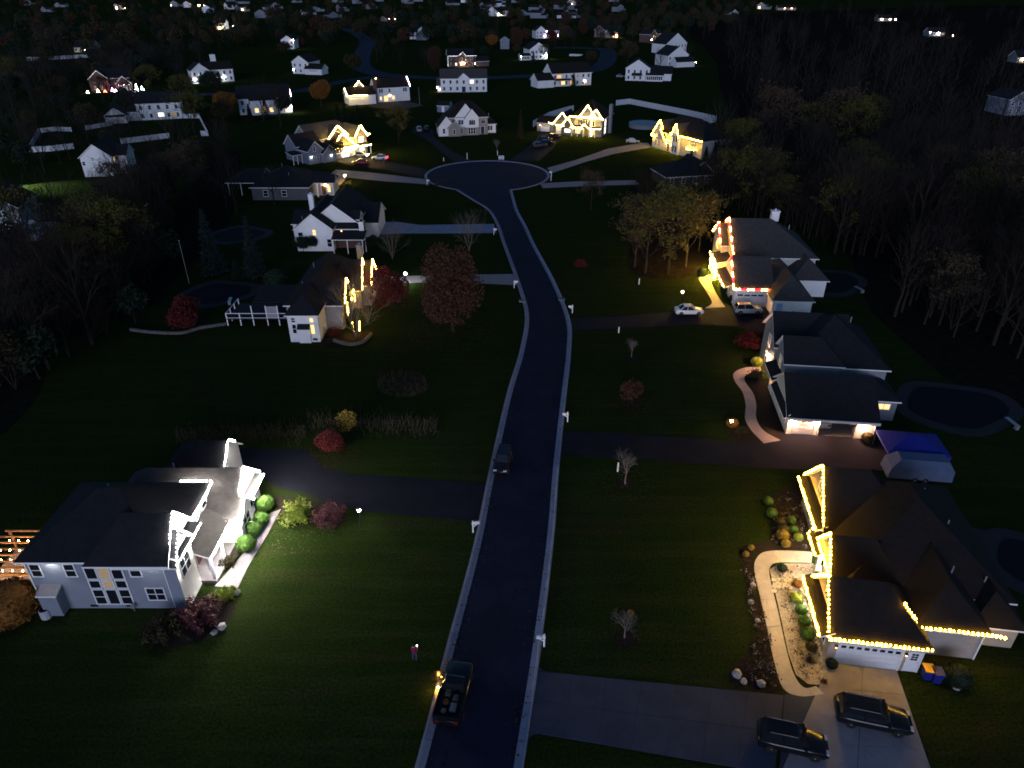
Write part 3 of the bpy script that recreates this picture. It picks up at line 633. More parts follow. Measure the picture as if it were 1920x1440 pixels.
# ================================================================== the near houses
# ---- bright white-lit house, left foreground
h = House('blue_grey_house', 'blue grey two storey house outlined in white lights, nearest on the left side', -33, 46, 0, world=True)
b1 = h.block(-38.3, -27.4, 41.2, 50.4, 5.6, 'g', 'x', 3.0, wall=sidb, roof=roofm, hip=(1, 1), ov=.45)
g1 = h.block(-33.0, -26.9, 40.75, 45.5, 5.5, 'g', 'x', 2.8, z0=5.4, wall=sidw, roof=roofm, hip=(1, 0), ov=.3)
g2 = h.block(-31.0, -26.4, 40.95, 43.9, 5.2, 'g', 'x', 2.0, z0=0, wall=sidw, roof=roofm, hip=(1, 0), ov=.3, skip='sw'); h.box('return_wall', -27.4, -26.42, 41.0, 41.2, 0, 5.2, sidb)
b2 = h.block(-36.5, -24.9, 49.0, 55.4, 3.0, 'g', 'x', 2.9, wall=sidw, roof=roofg, hip=(1, 0), ov=.35)  # low roofs take a lighter shingle, bulb light put into their colour
gb = h.block(-28.5, -24.3, 48.6, 51.6, 2.75, 'g', 'x', 1.5, wall=sidw, roof=roofg, hip=(1, 0), ov=.3)
b3 = h.block(-34.0, -28.4, 55.4, 60.6, 2.8, 'g', 'x', 2.1, wall=sidw, roof=roofm, hip=(1, 0), ov=.35)
h.shed(-27.4, -25.1, 43.9, 49.2, 2.75, 3.7, 'e', roofg)
h.shed(-26.95, -25.9, 41.0, 45.4, 5.35, 5.6, 'e', roofm); h.shed(-24.95, -24.1, 51.7, 55.3, 2.85, 3.15, 'e', roofg)
for y in (44.2, 46.6, 48.9): h.post(-25.35, y, 0, 2.75, .22)
h.box('porch_floor', -27.4, -25.1, 43.95, 49.0, 0.0, 0.28, concrete)
for x in (-37.6, -34.9): h.win('s', x, 41.2, 3.6, .75, 1.25)
h.win('s', -29.8, 41.2, 3.6, .8, 1.25); h.win('s', -28.75, 41.2, 1.0, 1.35, 1.25, None, 2, 2)
for i, dx in enumerate((-1.05, 0, 1.05)):
    h.win('s', -32.3 + dx, 41.2, 0.55, .8, 1.55, None, 1, 2 if dx else 1); h.win('s', -32.3 + dx, 41.2, 2.35, .8, .75, litd if i == 1 else None, 1, 1); h.win('s', -32.3 + dx, 41.2, 3.35, .8, 1.25, litd if i == 1 else None, 1, 1, arch=(i == 1))
h.part('bay_box', MB().box(-4.6, -3.15, -5.75, -4.75, 0.15, 2.35), sidb); h.shed(-37.7, -36.05, 40.15, 41.25, 2.3, 2.6, 's', concrete)
for x in (-34.1, -31.2): h.box('vent_cover', x - .3, x + .3, 41.14, 41.2, .22, .42, metal)
h.win('e', -26.4, 42.4, 3.0, 1.5, 1.6, None, 2, 2); h.win('e', -27.4, 47.5, 3.95, .9, 1.2, None, 1, 2); h.win('e', -27.4, 49.3, 3.95, .9, 1.2); h.win('e', -24.3, 50.1, .9, 1.5, 1.4, None, 2, 2); h.win('e', -24.9, 53.3, .9, 1.3, 1.3, None, 2, 2)
h.door('e', -27.4, 46.2, .28, 1.0, 2.1, mat('door_dark_red', (.12, .03, .03), .5, 0)); h.win('e', -27.4, 45.1, 1.0, .8, 1.3, litd); h.win('e', -27.4, 48.1, 1.0, .9, 1.3)
h.part('stone_base', MB().box(8.12, 8.75, 2.45, 5.75, 0, .9), brickp)
soff = glow('soffit_lamp', (1, .97, .92), 330)
for x in (-36.2, -28.5): o_ = h.part('soffit_light', MB().lathe((x + 33, 40.98 - 46, 5.17), [(.09, 0), (.09, .05)], 8), soff)
for x, y, z in ((-34.0, 47.5, 7.4), (-31, 52.6, 5.8)): h.vent(x, y, z)
[h.part('downpipe', MB().tube((x_, -4.86, 0.2), (x_, -4.86, 5.15), .05, .05, 6), white) for x_ in (-5.25, 5.5)]
strings('white string lights on the upper gables and eaves of the blue grey house', [
    [g1(1, -.62), g1(1, 0), g1(1, 1)], [g2(1, -1), g2(1, 0), g2(1, 1)], [g1(1, 1), b1(1, 1), b1(.75, 1)], [(-25.85, 41.0, 5.5), (-25.85, 45.4, 5.5)], [b2(1, -.55), b2(1, 0), b2(1, 1)], [b3(1, -1), b3(1, 0), b3(1, .5)], [(-26.35, 41.0, 5.3), (-26.35, 43.9, 5.3)]], bulbh, .34, .05)
strings('white string lights on the low porch and garage eaves of the blue grey house', [[gb(1, -1), gb(1, 0), gb(1, 1)], [(-24.05, 51.7, 3.1), (-24.05, 55.3, 3.1)], [(-25.05, 43.9, 2.85), (-25.05, 48.6, 2.85)]], bulbw, .34, .045)
# ---- yellow-lit house, right foreground (turned a little)
h1 = h = House('brown_house', 'large brown roofed house outlined in yellow lights, nearest on the right side', 23.6, 36.0, -8.5)
ga = h.block(0, 6.6, 0, 5.6, 2.95, 'g', 'x', 2.9, wall=sidt, roof=roofb, ov=.35, hip=(0, 1))
mn = h.block(2.4, 14.3, 5.4, 19.3, 3.2, 'g', 'y', 4.3, wall=brickp, roof=roofb, ov=.4, hip=(1, 1))
ng = h.block(2.0, 9.5, 11.2, 19.0, 3.3, 'g', 'x', 3.9, wall=sidt, roof=roofb, ov=.35, hip=(0, 1))
pg = h.block(1.3, 6.5, 5.9, 9.9, 3.3, 'g', 'x', 2.3, z0=3.0, wall=sidt, roof=roofb, ov=.3, hip=(0, 1))
w2 = h.block(6.5, 11.2, 1.9, 12.0, 3.2, 'g', 'y', 2.2, wall=mat('grey_taupe_siding', (.34, .31, .28), .6, .08, .8, (.2, .7, 'lap')), roof=roofb, ov=.4, hip=(1, 1))
w3 = h.block(11.2, 14.5, 3.4, 9.0, 2.5, 'g', 'y', 1.5, wall=sidt, roof=roofb, ov=.4, hip=(1, 1))
h.shed(-.95, 0.02, -.3, 5.9, 2.75, 3.3, 'w', roofb); h.shed(1.1, 2.05, 11.3, 18.9, 3.05, 3.6, 'w', roofb); h.shed(.6, 2.5, 8.6, 11.4, 2.6, 3.2, 'w', roofb)
h.garage('s', 2.9, 0, 4.35, 2.1, white, 8); h.door('s', 6.0, 0, .06, .9, 2.05, white)
for i in range(2):
    for j in range(3): h.box('door_light', 5.78 + i * .24, 5.98 + i * .24, -.075, -.05, 1.3 + j * .24, 1.48 + j * .24, glassd)
for x in (.45, 5.35): lantern(h, 's', x, 0, 1.75, glow('lamp_dim_orange', (1, .45, .12), 12), .06)
for y in (6.3, 8.1, 9.7): h.post(1.45, y, 0, 3.2, .3)
h.box('porch_floor', 1.2, 3.0, 5.7, 10.2, 0, .25, paver)
h.door('w', 2.4, 7.6, .25, 1.1, 2.2, mat('door_walnut', (.10, .05, .025), .5, .2, 4)); h.win('w', 2.4, 6.5, .9, .6, 1.7, litc); h.win('w', 2.4, 9.0, .9, .7, 1.7, litc); h.win('w', 2.4, 10.6, .8, 1.1, 1.5, litc, 2, 2)
for y in (12.8, 15.1, 17.4): h.win('w', 2.0, y, .8, 1.1, 1.6, litd, 2, 2)
h.win('w', 2.0, 15.1, 4.2, 1.0, 1.3, litd, 2, 2, True); h.win('w', 0, 2.8, 3.9, .8, 1.0, None, 2, 2); h.win('w', 0, 1.4, .9, .9, 1.4); h.win('w', 0, 4.1, .9, .9, 1.4)
porchl = glow('porch_lamp', (1, .86, .66), 1700)
lantern(h, 'w', 2.4, 8.35, 2.0, porchl, .12); lantern(h, 'w', 2.0, 11.5, 2.1, porchl, .1); lantern(h, 'w', 0, 5.2, 2.0, porchl, .1)
for x, y, z in ((10.2, 14.5, 5.9), (10.8, 10.5, 5.8), (9.8, 6.0, 4.9), (12.5, 6.2, 4.0)): h.vent(x, y, z)
h.box('corner_board', 11.14, 11.26, 1.82, 1.92, 0, 3.1, white); h.box('corner_board', 6.4, 6.52, 1.8, 1.9, 0, 3.1, white)
P = h.P
strings('yellow string lights along the eaves and gables of the brown roofed house', [
    [ga(0, -1), ga(0, 0), ga(0, 1)], [P(-1, -.3, 2.95), P(-1, 5.9, 2.95)], [ga(0, -1), ga(1, -1)], [P(4.9, 1.75, 5.15), P(6.05, 1.5, 3.75), w2(0, 1), w2(0, -1), P(12.5, 1.5, 2.95)],
    [ng(0, -.9), ng(0, 0), ng(0, 1)], [P(1.05, 11.3, 3.3), P(1.05, 18.9, 3.3)], [P(.55, 8.6, 2.8), P(.55, 11.4, 2.8), P(1.05, 11.6, 3.3)], [pg(0, -1), pg(0, 0), pg(0, 1)], [P(1.0, 6.0, 3.2), P(1.0, 9.8, 3.2)]], bulby, .32, .085)
# ---- second house on the right: dark roofs, lit garage
h3 = h = House('white_garage_house', 'grey blue roofed house with one open and one closed garage bay under warm lanterns', 30.9, 66.7, -7, world=True)
h.block(30.9, 40.2, 66.7, 75.2, 2.45, 'g', 'x', 3.0, wall=sidc, roof=roofm, ov=.35, skip='s')
fw = MB()
for a, b_, z0, z1 in ((30.9, 31.5, 0, 2.45), (33.75, 34.25, 0, 2.45), (38.25, 40.2, 0, 2.45), (34.25, 38.25, 2.1, 2.45), (31.5, 33.75, 2.1, 2.45)): fw.box(a - 36, b_ - 36, -3.32, -3.2, z0, z1)
h.part('front_wall', fw, sidc).location = (5.1, 3.3, 0); h.garage('s', 32.62, 66.78, 2.2, 2.05, white, 3)
inn = MB().add([(-1.9, -3.2, .05), (2.4, -3.2, .05), (2.4, 2, .05), (-1.9, 2, .05), (-1.9, 2, 2.3), (2.4, 2, 2.3)], [(0, 1, 2, 3), (3, 2, 5, 4)]).box(-1.95, -1.9, -3.2, 2, 0, 2.3).box(2.4, 2.45, -3.2, 2, 0, 2.3); h.part('garage_interior', inn, mat('garage_wall', (.3, .27, .24), .9, .2)).location = (5.1, 3.3, 0)
fr = MB().box(-1.75, -1.65, -3.42, -3.3, 0, 2.1).box(2.2, 2.3, -3.42, -3.3, 0, 2.1).box(-1.75, 2.3, -3.425, -3.3, 2.1, 2.2); h.part('garage_opening_frame', fr, white).location = (5.1, 3.3, 0)
wl = glow('garage_lantern', (1.0, .50, .30), 1700)
for x in (31.2, 34.0, 39.0): lantern(h, 's', x, 66.66, 1.75, wl, .1)
h.block(32.5, 43.5, 75.2, 86.5, 4.6, 'g', 'y', 4.0, wall=sidg, roof=roofm, ov=.35, hip=(1, 1))
h.block(31.4, 40, 79.0, 86.0, 5.0, 'g', 'x', 3.0, wall=sidg, roof=roofm, ov=.35)
h.block(31.6, 38, 74.4, 79.0, 5.2, 'g', 'x', 2.2, wall=sidg, roof=roofm, ov=.35, hip=(0, 1))
h.block(40.2, 43.8, 71.0, 76, 2.7, 'g', 'x', 1.4, wall=sidg, roof=roofm, ov=.3, hip=(0, 1))
h.shed(30.3, 30.95, 66.5, 74.2, 2.0, 2.6, 'w', roofm); h.shed(30.3, 31.7, 74.0, 78.6, 2.6, 3.2, 'w', roofm)
h.box('entry_bay', 30.9, 31.65, 75.2, 77.2, 0, 2.7, white); h.win('s', 31.28, 75.2, .9, .55, 1.4, lito, 1, 1); h.win('w', 30.9, 76.2, .9, 1.1, 1.4, lito, 2, 1)
h.win('s', 42.4, 71.0, 1.5, 1.3, .7, litw, 2, 1); h.win('w', 31.6, 76.7, 3.4, 1.0, 1.4, litd, 2, 2); h.win('w', 31.4, 82.5, 3.3, 1.0, 1.5, None, 2, 2); h.win('w', 31.4, 82.5, .9, 1.2, 1.5, None, 2, 2)
for y in (68.3, 70.6, 72.9): h.win('w', 30.9, y, .8, 1.0, 1.2)
h.door('w', 31.6, 78.3, .2, 1, 2.1, mat('door_red', (.2, .04, .03), .5, 0))
wl2 = glow('entry_lantern', (1.0, .50, .26), 1300)
lantern(h, 'w', 31.4, 81.2, 2.5, wl2, .15); lantern(h, 'w', 31.4, 79.6, 1.9, glow('door_lantern', (1, .7, .5), 90), .09)
h.vent(40.5, 82, 7.6); h.box('corner_board', 40.14, 40.26, 66.6, 66.7, 0, 2.4, white); h.box('fascia_board', 30.6, 40.5, 66.2, 66.3, 2.12, 2.4, white)
# ---- third house on the right: red and white lights
h4 = h = House('candy_lit_house', 'dark roofed house edged with red and white lights beside two pale cars', 34.6, 102.4, -4, world=True)
gr = h.block(34.6, 40.0, 102.4, 111.5, 3.0, 'g', 'x', 3.4, wall=sidw, roof=roofg, ov=.4, hip=(0, 0))
hw = h.block(39.6, 45.2, 99.0, 112.0, 2.85, 'g', 'y', 2.6, wall=sidw, roof=roofg, ov=.4, hip=(1, 1))
mh = h.block(36.0, 49.0, 111.5, 124.5, 5.0, 'g', 'x', 4.2, wall=sidc, roof=roofg, ov=.4, hip=(0, 1))
mg = h.block(34.9, 42, 117.0, 124.0, 5.0, 'g', 'x', 2.6, wall=sidc, roof=roofg, ov=.35, hip=(0, 1))
bk = h.block(44.5, 49.8, 107, 116, 3.0, 'g', 'y', 2.4, wall=sidw, roof=roofg, ov=.35, hip=(1, 1))
h.shed(32.9, 34.7, 103.2, 111.0, 2.6, 3.2, 'w', roofg); h.shed(33.4, 36.1, 112.8, 118.2, 3.0, 3.7, 'w', roofg)
h.garage('s', 37.0, 102.4, 4.2, 2.1, white, 4); h.door('s', 40.6, 99.0, .05, .95, 2.05, mat('door_sky_blue', (.30, .50, .72), .5, 0)); h.part('hose_reel', MB().lathe((8.2, -3.5, .8), [(.25, -.06), (.25, .06)], 12), metal)
for y in (113, 115.4, 117.8): h.post(33.7, y, 0, 3.0, .2)
h.win('w', 34.9, 120.5, 3.4, 1.2, 1.5, litw, 2, 2); h.win('w', 34.9, 120.5, .8, 1.4, 1.5, litw, 2, 2); h.win('w', 34.6, 106.0, .9, 1.0, 1.4); h.win('w', 34.6, 109.0, .9, 1.0, 1.4)
h.door('w', 36.0, 115.0, .2, 1.1, 2.2, mat('door_gold', (.30, .17, .05), .5, .2)); h.chimney(43.5, 119.5, 1.3, .9, 8.6, 10.2, sidw)
pl = glow('porch_lamp_gold', (1.0, .62, .05), 3000)
for y in (113.0, 115.4, 117.8): lantern(h, 'w', 33.58, y, 2.0, pl, .13)
lantern(h, 'w', 34.6, 111.1, 2.2, pl, .12)
for x, y, z in ((45.8, 118, 7.9), (47.6, 112.5, 5)): h.vent(x, y, z)
h.box('corner_board', 39.52, 39.64, 98.92, 99.02, 0, 2.8, white); h.box('corner_board', 45.16, 45.28, 98.92, 99.02, 0, 2.8, white); h.box('pilaster', 34.5, 34.9, 102.25, 102.42, 0, 2.9, white); h.box('pilaster', 39.1, 39.5, 102.25, 102.42, 0, 2.9, white)
P4 = h.P
strings('red and white string lights along gables and garage of the candy lit house', [
    [gr(0, -1), gr(0, 0)], [gr(0, -1), gr(1, -1)], [P4(32.85, 103.2, 2.9), P4(32.85, 111.0, 2.9)], [mh(0, -.9), mh(0, 0), mh(0, .35)], [mg(0, -1), mg(0, 0), mg(0, 1)], [P4(33.3, 112.8, 3.25), P4(33.3, 118.2, 3.25)], [mh(0, -.9), P4(36.2, 111.2, 4.3)]],
    [bulbg, bulbg, bulbg, bulbr, bulbr, bulbr], .34, .09, alt=1)
strings('warm white net lights on the porch of the candy lit house', [[P4(33.3, 112.8, 3.1), P4(33.3, 118.2, 3.1)], [P4(33.5, 113.0, .4), P4(33.5, 113.0, 3.0)], [P4(33.5, 115.4, .4), P4(33.5, 115.4, 3.0)], [P4(33.5, 117.8, .4), P4(33.5, 117.8, 3.0)]], bulbg, .3, .07)
# ---- left: hip roofed house behind the light-wrapped tree
h5 = h = House('grey_hip_house', 'grey hip roofed house with a white side bay behind the light wrapped tree', -29, 98, 0, world=True)
h.block(-31.2, -27.0, 89.8, 95.5, 4.3, 'g', 'y', 1.9, z0=-.2, wall=sidw, roof=roofm, ov=.3, hip=(1, 0))
h.block(-32.5, -24.6, 94.0, 110.5, 4.0, 'g', 'y', 3.2, z0=-.2, wall=sidg, roof=roofb, ov=.35, hip=(1, 1))
f1 = h.block(-28.5, -24.6, 95.4, 99.8, 3.7, 'g', 'x', 2.6, z0=-.2, wall=stone, roof=roofb, ov=.35, hip=(1, 0))
f3 = h.block(-28, -23.2, 101.4, 105.8, 3.4, 'g', 'x', 3.7, z0=-.2, wall=stone, roof=roofb, ov=.3, hip=(1, 0)); f4 = h.block(-27, -22.0, 102.6, 107.4, 3.7, 'g', 'x', 2.8, z0=-.2, wall=stone, roof=roofb, ov=.35, hip=(1, 0))
h.win('s', -30.4, 89.8, 1.4, .5, 1.3); h.win('s', -30.4, 89.8, 3.1, .5, .6); h.win('s', -27.85, 89.8, 1.3, .5, 1.4, litw, 1, 1); h.win('s', -27.85, 89.8, 3.1, .5, .6, litw, 1, 1)
h.box('bay_chest', -29.8, -28.2, 89.25, 89.8, .1, 2.1, sidw); h.shed(-29.9, -28.1, 89.1, 89.82, 2.1, 2.7, 's', roofm); h.box('vent_cover', -28.0, -27.4, 89.74, 89.8, .3, .6, metal)
for y in (97.5, 106.9): h.win('e', -24.6 if y < 100 else -22.0, y - 1.5 if y > 100 else y, .8, 1.4, 1.5, litw, 2, 2)
h.door('e', -24.6, 100.7, .2, 1, 2.1); lantern(h, 'e', -24.6, 100.2, 2.1, bulbg, .12)
h.vent(-30.6, 104, 6.1); h.vent(-31.2, 99, 5.0); h.chimney(-24.5, 109.5, .8, .8, 5, 7.4, stone)
strings('warm lights on the front gables of the grey hip roofed house', [[f1(1, -1), f1(1, 0), f1(1, .35)], [f3(1, -1), f3(1, 0), f3(1, .3)], [f4(1, -1), f4(1, 0), f4(1, 1)], [(-24.2, 99.9, 3.2), (-24.2, 101.3, 3.2)]], bulbg, .3, .065)
dk = thing('deck', 'raised deck with white railings and a lean-to roof beside the grey hip roofed house', 'deck', (-37, 98, 0))
obj('floor', MB().box(-5.0, 4.5, -2.8, 2.8, 1.0, 1.12), patio, dk)
dr = MB(); dr.add([(-1.2, -1.6, 3.1), (4.6, -1.6, 3.1), (4.6, 2.8, 4.1), (-1.2, 2.8, 4.1), (-1.2, -1.6, 3.22), (4.6, -1.6, 3.22), (4.6, 2.8, 4.22), (-1.2, 2.8, 4.22)], [(0, 3, 2, 1), (4, 5, 6, 7), (0, 1, 5, 4), (1, 2, 6, 5), (2, 3, 7, 6), (3, 0, 4, 7)]); obj('roof', dr, roofm, dk)
for x in (-4.95, -3, -1.1, 1.0, 2.7, 4.3): obj('post', MB().box(x - .07, x + .07, -2.8, -2.66, 0, 2.0 if x < -1.5 else 3.15), white, dk)
for y in (-1.0, .8, 2.6): obj('post', MB().box(-5.02, -4.88, y - .07, y + .07, 0, 2.0), white, dk)
obj('rail', MB().box(-5, 4.4, -2.78, -2.7, 1.9, 1.98).box(-5, 4.4, -2.78, -2.7, 1.2, 1.26).box(-5, -4.92, -2.7, 2.6, 1.9, 1.98), white, dk); obj('screen', MB().box(1.1, 2.6, -2.74, -2.7, 1.26, 3.05), mat('grey_screen', (.30, .29, .30), .9, .1), dk)
# ---- left: white gabled house
h6 = h = House('white_gable_house', 'white gabled house with brick porch wing and one small lit window', -36, 132, 0, world=True)
h.block(-40.1, -33.3, 127.8, 141, 4.3, 'g', 'y', 2.7, wall=sidw, roof=roofm, ov=.35)
h.block(-37.8, -29.2, 131.0, 145, 4.6, 'g', 'y', 3.3, wall=sidw, roof=roofm, ov=.35)
h.block(-33.4, -28.4, 129.6, 134, 3.6, 'g', 'x', 1.2, wall=brick, roof=roofm, ov=.1)
h.block(-31.5, -26.4, 136, 145, 3.0, 'g', 'x', 2.6, wall=sidw, roof=roofm, ov=.35); h.block(-42.0, -38, 133, 140, 3.6, 'g', 'x', 1.6, wall=sidw, roof=roofm, ov=.3)
h.block(-31.8, -28.9, 131.4, 134.5, 5.0, 'g', 'x', 1.1, wall=sidw, roof=roofm, ov=.25)
h.shed(-33.3, -27.2, 126.2, 129.7, 2.6, 3.3, 's', roofm)
for x in (-33.0, -30.4, -27.6, -27.25): h.post(x, 126.4 if x != -27.25 else 127.5, 0, 2.6, .14)
h.win('s', -36.6, 127.8, 3.1, .6, 1.0, litw); h.win('s', -39.2, 127.8, 2.2, .8, 1.4); h.win('s', -34.0, 127.8, .9, .8, 1.4); h.chimney(-38.6, 136, .9, .9, 5.5, 8.4, white)
lantern(h, 's', -31.9, 129.5, 3.35, glow('brick_lamp', (1, .5, .16), 25), .08); h.box('side_panel', -28.6, -27.7, 129.4, 129.5, 3.4, 5.1, white); h.vent(-39.4, 131, 5.3)
# ---- left: low ranch with a glowing porch
h7 = h = House('ranch_house', 'low dark ranch house with an orange lit entry porch near the round turning area', -53, 168, 0, world=True)
h.block(-59.5, -46.5, 162.5, 176, 3.0, 'g', 'x', 3.2, wall=sidd, roof=roofm, ov=.4, hip=(1, 1)); h.block(-66.5, -58.5, 166.5, 175, 3.0, 'g', 'x', 2.2, wall=None, roof=roofm, ov=.3, hip=(1, 0))
for x in (-66.2, -63.3, -60.2): h.post(x, 166.6, 0, 3.0, .16)
h.block(-46.6, -42.0, 166.6, 173, 3.0, 'g', 'x', 1.8, wall=sidc, roof=roofm, ov=.4, hip=(0, 1)); h.block(-45.5, -41.2, 165.2, 168, 3.4, 'g', 'x', 1.2, z0=3.2, wall=sidc, roof=roofm, ov=.3)
for x in (-45.2, -41.5): h.post(x, 165.4, 0, 3.3, .3)
h.door('s', -44.0, 166.6, .1, 1.0, 2.1, mat('door_brown', (.12, .05, .03), .5, 0)); h.win('s', -42.8, 166.6, .8, .7, 1.4, litw); lantern(h, 's', -43.5, 166.5, 2.5, glow('ranch_lamp', (1, .55, .22), 210), .15); h.box('brick_wing', -47.6, -46.6, 164.5, 168, 0, 2.9, brickp); lantern(h, 's', -47.1, 164.5, 1.8, glow('ranch_lamp2', (1, .4, .12), 70), .1)
h.vent(-54, 170, 6.2); h.vent(-51.5, 166, 5.0)
h.grid('s', 162.5, -58.5, -50, (.9,), 2, 1.0, 1.3)
# ================================================================== houses round the turning circle and beyond
def front(u1, v1, u2, v2):
    """origin, turn and length of a house front from its two surveyed ground corners"""
    a, b = at(u1, v1), at(u2, v2); d = b - a
    return a.x, a.y, math.degrees(math.atan2(d.y, d.x)), d.length
# ---- gold-lit house left of the circle
x, y, rz, L = front(624, 299, 703, 284)
h = House('gold_lit_house', 'tan house ablaze with warm lights and an open bright garage', x, y, rz)
q1 = h.block(0, 7.6, 0, 8, 2.9, 'g', 'y', 3.4, wall=sidt, roof=roofg, ov=.4, skip=''); q2 = h.block(2.0, 8.2, 4.0, 12, 4.8, 'g', 'y', 2.9, wall=sidt, roof=roofg, ov=.4); q3 = h.block(8.4, 12.2, .4, 8, 5.0, 'g', 'y', 2.6, wall=sidt, roof=roofg, ov=.4)
h.block(-3.5, 12.4, 5, 13, 5.0, 'g', 'x', 3.4, wall=sidg, roof=roofg, ov=.4, hip=(0, 1)); h.block(-8.5, -1, 4, 10, 4.2, 'g', 'x', 2.6, wall=sidb, roof=roofm, ov=.35); h.block(-8.0, -3.5, -1.0, 5, 3.6, 'g', 'y', 2.2, wall=sidb, roof=roofm, ov=.35); h.block(-4.0, .2, -2.0, 4, 2.6, 'g', 'y', 1.9, wall=sidb, roof=roofm, ov=.35)
h.shed(-11.5, -8.2, 1.5, 5, 2.4, 2.9, 's', roofm); [h.post(px_, 1.7, 0, 2.4) for px_ in (-11.2, -9.9, -8.5)]
h.shed(-.3, 8.2, -1.2, .05, 2.6, 3.0, 's', roofg); h.shed(8.2, 12.4, -1.6, .45, 2.3, 2.9, 's', roofg); [h.post(px_, -1.4, 0, 2.3) for px_ in (8.6, 10.2, 12.1)]
h.garage('s', 1.3, 0, 2.1, 2.1, white, 3); h.box('garage_glow_panel', 3.1, 5.5, -.06, -.02, .05, 2.2, glow('lit_garage_interior', (.92, .95, 1.0), 2.2)); h.garage('s', 6.5, 0, 1.7, 2.1, white, 3)
h.part('garage_opening_frame', MB().box(3.0, 3.1, -.12, 0, 0, 2.2).box(5.5, 5.6, -.12, 0, 0, 2.2).box(3.0, 5.6, -.124, 0, 2.2, 2.35), white)
h.win('s', 10.3, .4, 3.2, 1.5, 1.5, litc, 2, 2); h.win('s', 10.3, .4, .7, 1.5, 1.6, litc, 2, 2); h.win('s', 5.1, 4.0, 5.0, .9, .9, None, 2, 2, True); h.win('s', 3.8, 0, 3.6, .5, .6); h.win('s', -6.0, -1, 3.3, .6, 1.1); h.win('s', -6.6, -1, .9, .6, 1.2); h.win('s', -5.2, -1, .9, .6, 1.2); h.door('s', 8.9, .4, .2)
lantern(h, 's', -1.6, -2.0, 1.7, glow('side_lamp', (1, .95, .85), 120), .1); lantern(h, 's', -7.2, -1, 1.9, bulbc, .09)
for xx in (.1, 2.7, 5.8, 7.5): lantern(h, 's', xx, -.05, 1.9, glow('garage_row_lamp', (1, .75, .4), 420), .14)
strings('warm white lights on every gable of the tan house with the open garage', [[q1(0, -1), q1(0, 0), q1(0, 1)], [q2(0, -1), q2(0, 0), q2(0, 1)], [q3(0, -1), q3(0, 0), q3(0, 1)], [h.P(-.4, -1.25, 2.8), h.P(8.2, -1.25, 2.8)], [h.P(8.4, -1.6, 2.5), h.P(12.4, -1.6, 2.5)], [h.P(12.6, .2, 5.1), h.P(13.6, .2, 5.1)]], bulbf, .42, .13, single=False)
# ---- white and stone house above the circle
x, y, rz, L = front(823, 256, 913, 253)
h = House('white_stone_house', 'unlit white and stone house with four pale gables above the turning circle', x, y, rz)
h.block(0, 5.2, 0, 8, 2.9, 'g', 'y', 3.0, wall=sidw, roof=roofb); h.block(3.1, 7.2, -.8, 6, 2.6, 'g', 'y', 2.0, wall=stone, roof=roofb); h.block(5.4, 12.4, 1.2, 9, 5.4, 'g', 'y', 4.0, wall=sidw, roof=roofb); h.block(8.6, 13.0, .4, 8, 5.3, 'g', 'y', 2.6, wall=sidw, roof=roofb)
h.block(3, 16, 1.4, 10.5, 5.5, 'g', 'x', 4.0, wall=stone, roof=roofb, hip=(1, 1)); h.block(15.8, 18.9, 3.2, 9, 3.0, 'g', 'x', 2.6, wall=sidw, roof=roofb, hip=(0, 1)); h.box('stone_band', 5.45, 12.98, .32, 1.15, 0, 2.4, stone)
h.win('s', 1.7, 0, .9, .7, 1.4); h.win('s', 4.9, -.8, .8, .7, 1.3); h.win('s', 7.4, .32, .8, .7, 1.5); [h.win('s', 6.9 + i * .85, 1.2, 3.3, .7, 1.3) for i in range(2)]; [h.win('s', 10.2 + i * .65, .4, 3.2, .55, 1.4, None, 1, 1, i == 1) for i in range(3)]
[h.win('s', 9.9 + i * .8, .3, .5, .65, 1.8) for i in range(3)]; h.win('s', 14.5, 1.4, 3.3, 1.2, 1.1, None, 2, 1, True); h.door('s', 14.3, 1.4, .15, 1.1, 2.3, mat('door_navy', (.01, .012, .02), .5, 0)); [h.win('s', 16.6 + i * .8, 3.2, .9, .65, 1.3) for i in range(2)]; h.vent(17, 6, 5.3)
# ---- gold-lit house right of the circle
x, y, rz, L = front(1036, 251, 1127, 258)
h = House('grey_lit_house', 'dark grey house trimmed with gold lights and a red bush, right of the turning circle', x, y, rz)
k1 = h.block(0, 6.2, .4, 9, 2.9, 'g', 'y', 3.6, wall=sidd, roof=roofb); k2 = h.block(3.4, 7.0, -.5, 6, 2.7, 'g', 'y', 2.5, wall=sidd, roof=roofb); k3 = h.block(5.5, L, 1.0, 13, 5.6, 'g', 'x', 4.6, wall=sidd, roof=roofb, hip=(1, 1)); k4 = h.block(L - 4.2, L - .1, .5, 7, 5.5, 'g', 'y', 2.6, wall=sidg, roof=roofb); k5 = h.block(L - 7.6, L - 2.4, .8, 8, 5.5, 'g', 'y', 3.6, z0=5.2, wall=sidg, roof=roofb)
h.shed(6.4, L - .3, -1.2, 1.0, 2.5, 3.1, 's', roofb); [h.post(6.8 + i * 1.9, -1.0, 0, 2.5, .2) for i in range(5)]; pb = h.block(10.0, 12.2, -1.5, 1, 2.7, 'g', 'y', 1.0, z0=2.6, wall=sidg, roof=roofb, ov=.2)
h.block(-6.5, -.5, 3.0, 9, 2.7, 'g', 'x', 1.6, wall=sidg, roof=roofb); h.garage('s', -3.6, 3.0, 2.6, 2.0, white, 3); lantern(h, 's', -5.4, 2.95, 1.8, bulbo, .08)
h.door('s', 1.9, .4, .05, 1.5, 2.1, white); h.win('s', 5.2, -.5, .9, 1.9, 1.1, litc, 3, 1); [h.win('s', 7.6 + i * 1.7, 1.0, 3.4, .75, 1.4, litd if i == 0 else None) for i in range(3)]; [h.win('s', 12.4 + i * 1.0, .5, 3.2, .8, 1.5) for i in range(2)]
